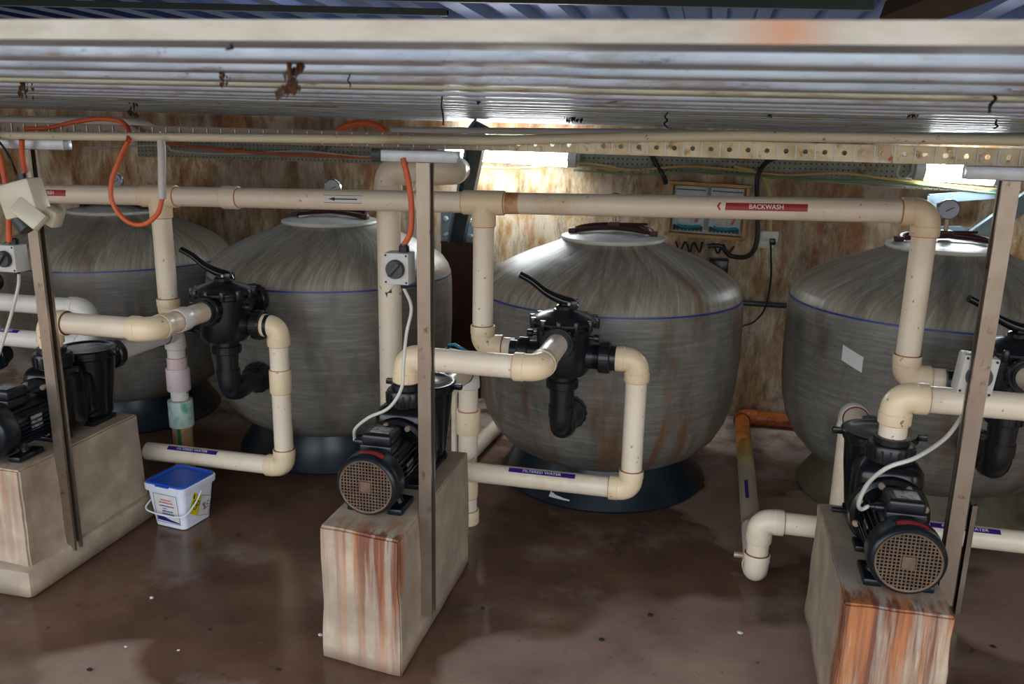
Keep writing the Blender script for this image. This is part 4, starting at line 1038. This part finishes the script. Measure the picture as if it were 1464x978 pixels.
# cream weatherproof socket, tilted
rt = thing('weatherproof_socket', 'cream weatherproof socket box with hinged flap on the leftmost post', 'socket', P(38, 298, 2.38))
c = P(34, 284, 2.38); Rt = Matrix.Rotation(math.radians(-14), 3, 'Y')
mb = MB(); mb.box(c, (.135, .07, .115), Rt, .010, M['cream_plastic']); mb.build('socket_body', None, rt)
c2 = c + Rt @ V((.035, -.035, -.055)); Rt2 = Matrix.Rotation(math.radians(35), 3, 'Y') @ Matrix.Rotation(math.radians(-28), 3, 'X')
mb = MB(); mb.box(c2, (.11, .035, .062), Rt2, .008, M['cream_plastic'])
mb.build('hinged_flap', None, rt)
mb = MB(); mb.box(c + Rt @ V((.06, .03, -.075)), (.06, .05, .06), Matrix.Rotation(math.radians(25), 3, 'Y'), .01, M['conduit_yellow']); mb.build('side_outlet', None, rt)
MB().tube([c + V((.008, 0, .045)), c + V((.004, 0, .082))], .0165, 16, M['black']).build('top_gland', None, rt)
MB().tube([c + Rt @ V((.04, .03, -.06)), c + V((.085, .075, -.12))], .028, 18, M['black']).build('plug', None, rt) if False else None
mb = MB(); mb.tube([c + Rt @ V((-.04, 0, -.055)), c + Rt @ V((-.02, .0, -.10))], .03, 18, M['dark_grey']); mb.build('grey_outlet', None, rt)
MB().tube([V((-2.25, 2.432, c.z - .02)), c + V((.04, .03, -.02))], .015, 8, M['galv']).build('mounting_stub', None, rt)

# flex cables from switches to pumps
cable('power_cable', [(-.883, 2.365, sw.location.z - .06), P(588, 440, 2.35), P(581, 478, 2.33), P(577, 520, 2.30), P(574, 555, 2.28), P(556, 583, 2.28), P(527, 597, 2.30), P(508, 613, 2.34), P(507, 626, 2.38), (-1.062, 2.38, .670)], .0052, 'cable_white', 'off-white power cable curling from the middle switch down to the middle pump')
cable('power_cable', [(.75, 2.45, sp3.z - .065), P(1378, 592, 2.44), P(1352, 626, 2.36), P(1310, 654, 2.28), P(1270, 668, 2.26), P(1242, 690, 2.30), P(1228, 718, 2.34), P(1231, 728, 2.37), (.495, 2.38, .637)], .0058, 'cable_white', 'off-white power cable curling from the right switch down to the right pump')
cable('power_cable', [P(27, 392, 2.44), P(26, 410, 2.44), P(16, 450, 2.42), P(2, 495, 2.40), P(-20, 560, 2.38), (-2.502, 2.40, .68)], .0055, 'cable_white', 'off-white power cable hanging from the leftmost switch')

# ------------------------------------------------------------------ bucket
def make_bucket():
    t = thing('plastic_bucket', 'white square bucket with a blue lid and hazard stickers on the wet floor', 'bucket')
    def ring(s, z, r, n=6):
        pts = []
        for k, (sx, sy) in enumerate(((1, 1), (-1, 1), (-1, -1), (1, -1))):
            for j in range(n + 1):
                a = PI / 2 * k + PI / 2 * j / n; pts.append(V((sx * (s - r) + r * math.cos(a), sy * (s - r) + r * math.sin(a), z)))
        return pts
    def loft(rings, mat=None, cap=True):
        mb = MB(); n = len(rings[0]); vs = [v for r_ in rings for v in r_]
        fs = [(i * n + j, i * n + (j + 1) % n, (i + 1) * n + (j + 1) % n, (i + 1) * n + j) for i in range(len(rings) - 1) for j in range(n)]
        if cap: fs += [tuple(range(n))[::-1], tuple(range((len(rings) - 1) * n, len(rings) * n))]
        return mb.raw(vs, fs, mat)
    loft([ring(.074, .0, .02), ring(.080, .004, .022), ring(.096, .165, .022), ring(.104, .166, .025), ring(.106, .172, .025), ring(.107, .192, .025), ring(.103, .196, .025)]).build('bucket_body', 'bucket', t)
    li = loft([ring(.101, .194, .024), ring(.103, .200, .024), ring(.101, .204, .024), ring(.090, .204, .02), ring(.086, .198, .02)])
    li.box((0, -.103, .196), (.07, .012, .008), None, .002)
    li.build('bucket_lid', 'blue_lid', t)
    # handle
    pts = [V((-.104, .0, .155)), V((-.106, -.05, .110)), V((-.098, -.104, .085)), V((-.05, -.112, .073)), V((.05, -.112, .073)), V((.108, -.105, .085)), V((.114, -.05, .115)), V((.108, .0, .155))]
    MB().tube(smooth_path(pts, 6), .0035, 8).build('carry_handle', 'bucket', t)
    # front label (on the -Y side), sloping with the wall
    def fp(u, v, off=.0012): z = .085 + v; s = .080 + (.016 / .161) * (z - .004); return V((u, -s - off, z))
    f = MB(); f.raw([fp(-.06, -.062), fp(.062, -.062), fp(.062, .072), fp(-.06, .072)], [(0, 1, 2, 3)]); f = f.build('front_sticker', 'white_label', t)
    g = MB()
    for (a, b, c_, d) in ((-.06, -.062, .062, -.060), (-.06, .070, .062, .072), (-.06, -.062, -.058, .072), (.060, -.062, .062, .072)):
        g.raw([fp(a, b, .002), fp(c_, b, .002), fp(c_, d, .002), fp(a, d, .002)], [(0, 1, 2, 3)], M['blue_ink'])
    g.raw([fp(-.056, -.052, .002), fp(.058, -.058, .002), fp(.058, -.052, .002), fp(.01, -.044, .002), fp(-.03, -.03, .002), fp(-.056, -.024, .002)], [(0, 1, 2, 3, 4, 5)], M['blue_ink'])
    random.seed(3)
    for row, (v, h, a, b, m) in enumerate(((.046, .007, -.026, .03, 'red_ink'), (.034, .008, -.034, .038, 'red_ink'), (.018, .006, -.036, .04, 'blue_ink'), (.006, .005, -.02, .0, 'blue_ink'), (-.006, .008, -.024, .03, 'blue_ink'), (-.019, .008, -.026, .036, 'blue_ink'))):
        x = a
        while x < b:      # worn print, no longer readable
            w = random.uniform(.002, .006); g.raw([fp(x, v - h / 2, .002), fp(x + w, v - h / 2, .002), fp(x + w, v + h / 2 * random.uniform(.3, 1), .002), fp(x, v + h / 2, .002)], [(0, 1, 2, 3)], M[m]); x += w + .0016
    g.build('label_print', None, f)
    def sp_(u, v, off=.0012): z = .085 + v; s = .080 + (.016 / .161) * (z - .004); return V((s + off, u, z))
    y_ = MB(); y_.raw([sp_(-.06, -.012), sp_(-.01, -.045), sp_(.015, .04), sp_(-.03, .072)], [(0, 1, 2, 3)]); y_ = y_.build('yellow_hazard_sticker', 'yellow_label', t)
    g = MB()
    for k in range(3):
        a0 = k * 2 * PI / 3; vs = [sp_(-.018 + .013 * math.cos(a0) + .010 * math.cos(a), .012 + .013 * math.sin(a0) + .012 * math.sin(a), .002) for a in [2 * PI * j / 12 for j in range(12)]]
        vi = [sp_(-.018 + .013 * math.cos(a0) + .006 * math.cos(a), .012 + .013 * math.sin(a0) + .008 * math.sin(a), .002) for a in [2 * PI * j / 12 for j in range(12)]]
        g.raw(vs + vi, [(j, (j + 1) % 12, 12 + (j + 1) % 12, 12 + j) for j in range(12)], M['ink'])
    g.raw([sp_(-.034, .045, .002), sp_(-.026, .04, .002), sp_(-.024, .062, .002), sp_(-.03, .066, .002)], [(0, 1, 2, 3)], M['ink'])
    g.build('hazard_print', None, y_)
    w_ = MB(); w_.raw([sp_(-.008, -.045), sp_(.055, -.065), sp_(.075, .015), sp_(.016, .040)], [(0, 1, 2, 3)]); w_ = w_.build('white_hazard_sticker', 'white_label', t)
    g = MB()
    q = [(-.008, -.045), (.055, -.065), (.075, .015), (.016, .040)]
    for k in range(4):
        a, b = V((*q[k], 0)), V((*q[(k + 1) % 4], 0)); nn = (b - a).normalized().cross(V((0, 0, 1))) * .0008
        g.raw([sp_((a + nn).x, (a + nn).y, .002), sp_((b + nn).x, (b + nn).y, .002), sp_((b - nn).x, (b - nn).y, .002), sp_((a - nn).x, (a - nn).y, .002)], [(0, 1, 2, 3)], M['ink'])
    for (a, b, c_, d) in ((.022, .0, .034, -.024), (.034, .002, .036, -.028), (.026, -.03, .062, -.026), (.046, -.012, .06, -.018), (.05, -.004, .064, -.001)):
        A_, B_ = V((a, b, 0)), V((c_, d, 0)); nn = (B_ - A_).normalized().cross(V((0, 0, 1))) * .003
        g.raw([sp_((A_ + nn).x, (A_ + nn).y, .002), sp_((B_ + nn * .4).x, (B_ + nn * .4).y, .002), sp_((B_ - nn * .4).x, (B_ - nn * .4).y, .002), sp_((A_ - nn).x, (A_ - nn).y, .002)], [(0, 1, 2, 3)], M['ink'])
    g.build('hazard_print', None, w_)
    return t
bk = make_bucket(); bk.location = (-2.105, 2.925, 0); bk.rotation_euler.z = math.radians(-8)

# ------------------------------------------------------------------ things on the back wall
WYF = WY
def lamp(a, b, label, extra=0):
    a, b = V(a), V(b); d = (b - a).normalized(); t = thing('fluorescent_lamp', label, 'lamp', (a + b) / 2)
    MB().box((a + b) / 2 + V((0, .055, 0)), ((b - a).length + .12 + extra, .05, .08), Matrix.Rotation(-math.atan2(d.z, d.x), 3, 'Y'), .006).build('lamp_housing', 'grey_plastic', t)
    mb = MB(); mb.tube([a, a + d * .006, b - d * .006, b], [.034, .046, .046, .034], 24); mb.build('lamp_diffuser', 'tube', t)
    for q in (a, b):
        s = -1 if q is a else 1
        MB().tube([q + d * s * .002, q + d * s * .05], .047, 20).build('end_cap', 'grey_plastic', t)
la, lb = P(640, 216, 4.86), P(812, 227, 4.86); lamp(la, lb, 'glowing fluorescent lamp on the back wall above the middle tank')
la, lb = P(1322, 245, 4.86), P(1420, 252, 4.86); lamp(la, lb, 'glowing fluorescent lamp on the back wall near the right post')
o = MB().box((P(1070, 235, 4.97).x - .15, 5.010, P(1070, 235, 4.97).z + .02), (2.6, .012, .16), Matrix.Rotation(math.radians(2.2), 3, 'Y')); o.box((P(1070, 235, 4.97).x - .15, 4.955, P(1070, 235, 4.97).z - .06), (2.6, .07, .006), Matrix.Rotation(math.radians(2.2), 3, 'Y'))
tag(o.build('cable_tray', 'tray', None, False), 'perforated grey-green cable tray along the top of the back wall at the right', 'cable tray')
o = MB().box((P(380, 212, 4.97).x, 5.010, 1.50), (1.9, .012, .14))
tag(o.build('cable_tray', 'tray', None, False), 'perforated cable tray along the top of the back wall at the left', 'cable tray')
def wav(pts, name, r_, mat, label, y=4.93, cat='cable'):
    return cable(name, [P(a, b, y + .015 * math.sin(i * 2.3)) for i, (a, b) in enumerate(pts)], r_, mat, label, cat, n=8)
wav([(818, 236), (900, 243), (980, 238), (1040, 242), (1120, 250), (1200, 248), (1290, 258), (1464, 275)], 'wall_cable', .007, 'cable_yellow', 'yellowed cable sagging along the wall tray at the right')
wav([(820, 243), (920, 250), (1000, 245), (1080, 252), (1180, 258), (1300, 262), (1464, 282)], 'wall_cable', .006, 'cable_green', 'green cable sagging along the wall tray at the right', 4.91)
wav([(120, 212), (230, 208), (250, 216), (330, 220), (430, 216), (520, 224), (600, 222)], 'wall_cable', .006, 'cable_white', 'grey cable sagging along the top of the wall at the left', 4.92)
wav([(240, 205), (300, 212), (420, 222), (500, 224), (560, 228)], 'wall_cable', .008, 'orange', 'faded orange cable sagging along the top of the wall at the left', 4.90)
wav([(640, 235), (700, 240), (760, 240), (812, 232), (880, 238)], 'wall_cable', .006, 'cable_yellow', 'pale cable drooping below the bright lamp', 4.88)
wav([(1050, 238), (1080, 246), (1096, 262), (1101, 290), (1101, 330)], 'wall_cable', .010, 'cable_yellow', 'cream cable dropping into the white wall socket', 4.93)
wav([(1120, 222), (1096, 232), (1083, 255), (1083, 300), (1082, 345), (1070, 366), (1045, 366), (1030, 352), (1012, 352)], 'wall_cable', .013, 'cable_black', 'thick black cable looping beneath the control panel', 4.93)
wav([(930, 218), (938, 234), (948, 250), (952, 262)], 'wall_cable', .014, 'cable_black', 'black cable bundle dropping from the tray left of the control panel', 4.93)
wav([(1102, 350), (1102, 400), (1094, 440), (1078, 460), (1062, 466)], 'wall_cable', .005, 'cable_black', 'thin black lead hanging from the white wall socket', 4.95)
wav([(1286, 236), (1283, 250), (1292, 255), (1306, 246), (1312, 240)], 'wall_cable', .006, 'cable_white', 'white cable curl beside the small lamp', 4.88)
wav([(966, 345), (972, 358), (980, 346), (986, 360), (992, 347), (1000, 360), (1004, 346)], 'wall_cable', .006, 'cable_black', 'black cable loops under the left half of the control panel', 4.95)
wav([(1020, 348), (1026, 362), (1034, 350), (1040, 362), (1050, 352)], 'wall_cable', .006, 'cable_black', 'black cable loops under the right half of the control panel', 4.95)
# control panel
a, b = P(960, 262, 4.93), P(1063, 340, 4.93); t = thing('control_panel', 'timber-framed electrical control panel on the back wall behind the backwash pipe', 'control panel', (a + b) / 2)
cx_, cz_ = (a.x + b.x) / 2, (a.z + b.z) / 2; w, h = b.x - a.x, a.z - b.z; Rr = Matrix.Rotation(math.radians(1.6), 3, 'Y')
C0 = V((cx_, 4.96, cz_))
mb = MB()
for dx, dz, sx, sz in ((0, h / 2, w + .03, .018), (0, -h / 2, w + .03, .018), (-w / 2, 0, .018, h), (w / 2, 0, .018, h)): mb.box(C0 + Rr @ V((dx, -.02, dz)), (sx, .08, sz), Rr, .002)
mb.build('panel_frame', 'timber', t, False)
MB().box(C0 + V((0, .03, 0)), (w, .03, h), Rr).build('back_board', 'board', t, False)
for sx in (-1, 1):
    e = MB().box(C0 + Rr @ V((sx * w * .24, -.005, .01)), (w * .43, .05, h * .84), Rr, .006).build('enclosure', 'board', t)
    mb = MB(); mb.box(C0 + Rr @ V((sx * w * .24, -.031, h * .38)), (.165, .002, .006), Rr)
    for k in range(9): mb.box(C0 + Rr @ V((sx * w * .24 + (k - 4) * .019, -.033, h * .38)), (.006, .004, .008), Rr)
    mb.build('screw_row', 'dark_grey', e, False)
    mb = MB(); mb.box(C0 + Rr @ V((sx * w * .24, -.031, -h * .36)), (.165, .004, .02), Rr)
    for k in range(8): mb.box(C0 + Rr @ V((sx * w * .24 + (k - 3.5) * .021, -.034, -h * .36)), (.013, .012, .03), Rr)
    mb.build('terminal_row', 'ink', e, False)
    MB().box(C0 + Rr @ V((sx * w * .24 - .02, -.034, -.03)), (.07, .01, .09), Rr, .003).build('relay_unit', 'grey_plastic', e)
    MB().tube([C0 + Rr @ V((sx * w * .24 + .04, -.036, -.07)), C0 + Rr @ V((sx * w * .24 + .06, -.04, -.02)), C0 + Rr @ V((sx * w * .24 + .03, -.036, .04))], .006, 8, M['red_ink']).build('wiring', None, e)
    MB().tube(smooth_path([C0 + Rr @ V((sx * w * .24 - .06, -.036, -.09)), C0 + Rr @ V((sx * w * .24 - .01, -.042, -.10)), C0 + Rr @ V((sx * w * .24 + .07, -.036, -.09))]), .008, 8, M['teal']).build('wiring', None, e)
MB().box((P(1027, 383, 4.95).x, 4.975, P(1027, 383, 4.95).z), (.11, .09, .10), None, .008).build('junction_box', 'black')
tag(bpy.data.objects['junction_box'], 'small black box on the wall behind the middle tank', 'box')
c = P(1098, 338, 4.97); t = thing('wall_socket', 'white double wall socket with a black plug on the rusty wall', 'socket', c)
MB().box(c, (.11, .03, .06), None, .004).build('socket_plate', 'lid_white', t)
MB().box(c + V((-.01, .0, -.045)), (.09, .035, .04), None, .004).build('mounting_block', 'cream_plastic', t)
for k in (-1, 1): MB().box(c + V((.026 * k, -.016, .008)), (.016, .004, .022), None, .001).build('rocker_switch', 'white_label', t)
MB().box(c + V((.025, -.03, -.025)), (.032, .04, .035), None, .006).build('plug', 'black', t)
# wall rail
a, b = P(560, 392, 4.95), P(1150, 440, 4.95); zr_ = P(1100, 437, 4.95).z
o = MB().tube([V((-2.3, 4.96, zr_ + .02)), V((P(1300, 437, 4.95).x, 4.96, zr_))], .016, 12).build('wall_rail', 'darkbrace')
tag(o, 'thin horizontal steel rail along the back wall behind the tanks', 'rail')
# column, plate, brace
x0, x1 = P(645, 345, 4.9).x, P(682, 345, 4.9).x; zt = P(660, 345, 4.9).z
mb = MB(); xm = (x0 + x1) / 2; wd = x1 - x0 + .06
for dx, sx, dy, sy in ((0, .012, 0, .12), (0, wd, -.06, .012), (0, wd, .06, .012)): mb.box((xm + dx, 4.86 + dy, zt / 2), (sx, sy, zt))
tag(mb.build('steel_column', 'column', None, False), 'dark red-brown steel column between the two middle tanks', 'column')
t = thing('brace_strut', 'dark steel brace with a bolted blue-grey plate above the red-brown column', 'brace', (xm, 4.78, zt))
pc = P(657, 326, 4.79); MB().box(pc + V((0, .012, 0)), (.235, .012, .18), None, .002).build('gusset_plate', 'bluesteel', t, False)
for dx, dz in ((-.085, .05), (-.085, -.04), (.07, .045), (.07, -.045)):
    MB().lathe([(.018, 0), (.018, .012), (.010, .018), (.001, .018)], pc + V((dx, .004, dz)), (0, -1, 0), 6).build('bolt_head', 'galv', t)
a, b = P(655, 345, 4.77), P(688, 182, 4.1)
dd = (b - a).normalized(); xx_ = dd.cross(V((0, 1, 0))).normalized(); yy_ = dd.cross(xx_)
MB().box((a + b) / 2, (.075, .05, (b - a).length), Matrix((xx_, yy_, dd)).transposed(), .003).build('brace_bar', 'darkbrace', t, False)
a2 = a + xx_ * .045; MB().box((a + b) / 2 + xx_ * .042 + V((0, -.02, 0)), (.012, .07, (b - a).length), Matrix((xx_, yy_, dd)).transposed(), 0).build('brace_flange', 'bluesteel', t, False)
MB().box((xm, 4.845, zt + .004), (wd, .12, .012)).build('cap_plate', 'column', t, False)
# right hand brace
t = thing('brace_strut', 'pale blue steel brace slanting across the rusty wall at the right', 'brace', P(1400, 335, 4.85))
a, b = P(1378, 350, 4.86), P(1540, 236, 4.6); dd = (b - a).normalized(); xx_ = dd.cross(V((0, 1, 0))).normalized(); yy_ = dd.cross(xx_)
MB().box((a + b) / 2, (.085, .04, (b - a).length), Matrix((xx_, yy_, dd)).transposed(), .003).build('brace_bar', 'bluesteel', t, False)
pc = P(1370, 338, 4.9); MB().prism([(-.10, -.05), (.10, -.05), (.10, .03), (.0, .055), (-.10, .05)], .012, pc, (1, 0, 0), (0, 0, 1)).build('gusset_plate', 'bluesteel', t, False)
mb = MB(); q1, q2, q3 = P(1327, 330, 4.93), P(1332, 284, 4.93), P(1440, 276, 4.93)
for s, e in ((q1, q2), (q2, q3)):
    dd = (e - s).normalized(); xx_ = dd.cross(V((0, 1, 0))).normalized(); yy_ = dd.cross(xx_)
    mb.box((s + e) / 2, (.05, .03, (e - s).length + .03), Matrix((xx_, yy_, dd)).transposed(), .002)
tag(mb.build('steel_frame', 'bluesteel', None, False), 'pale blue steel angle frame on the wall around rusty bolts', 'steel frame')
for (px, py) in ((1404, 290), (1402, 318)):
    pass

# stones and drops of grit on the floor
random.seed(11)
spots = [(217, 855), (128, 958), (340, 765), (458, 908), (398, 958), (36, 848), (46, 850), (690, 870), (930, 880), (1058, 905), (1390, 930), (300, 900), (180, 925), (1420, 925), (860, 915), (255, 930)]
for i, (px, py) in enumerate(spots):
    c = PZ(px, py, .002); s = random.uniform(.004, .009); mb = MB(); t = bmesh.new(); bmesh.ops.create_icosphere(t, subdivisions=2, radius=s); t.verts.index_update()
    mb.raw([c + V((v.co.x * 1.3, v.co.y, v.co.z * .5 + s * .25)) + noise.noise_vector(v.co * 300 + V((i, 0, 0))) * s * .3 for v in t.verts], [[v.index for v in f.verts] for f in t.faces]); t.free()
    tag(mb.build('floor_pebble', 'debris_dark' if i % 3 else 'lid_white'), 'tiny bit of grit lying on the wet brown floor', 'grit', 'grit scattered on the floor')

# ------------------------------------------------------------------ light
w = bpy.data.worlds.new('sky'); SC.world = w; w.use_nodes = True; nt = w.node_tree
bg = nt.nodes['Background']; bg.inputs[1].default_value = 2.1
tc = nt.nodes.new('ShaderNodeTexCoord'); sx = nt.nodes.new('ShaderNodeSeparateXYZ'); L(nt, tc.outputs['Generated'], sx.inputs[0])
rw = ramp(nt, [(.0, (.16, .14, .12)), (.49, (.16, .14, .12)), (.515, (.80, .84, .88)), (1, (.62, .78, 1.0))], math_n(nt, 'MULTIPLY_ADD', sx.outputs[2], .5, .5))
L(nt, rw.outputs[0], bg.inputs[0])
SC.view_settings.view_transform = 'Standard'; SC.view_settings.look = 'None'; SC.view_settings.gamma = 1; SC.view_settings.exposure = .78
SC.view_settings.use_curve_mapping = False
SC.cycles.max_bounces = 8; SC.cycles.use_denoising = True
SC.cycles.sample_clamp_indirect = 6
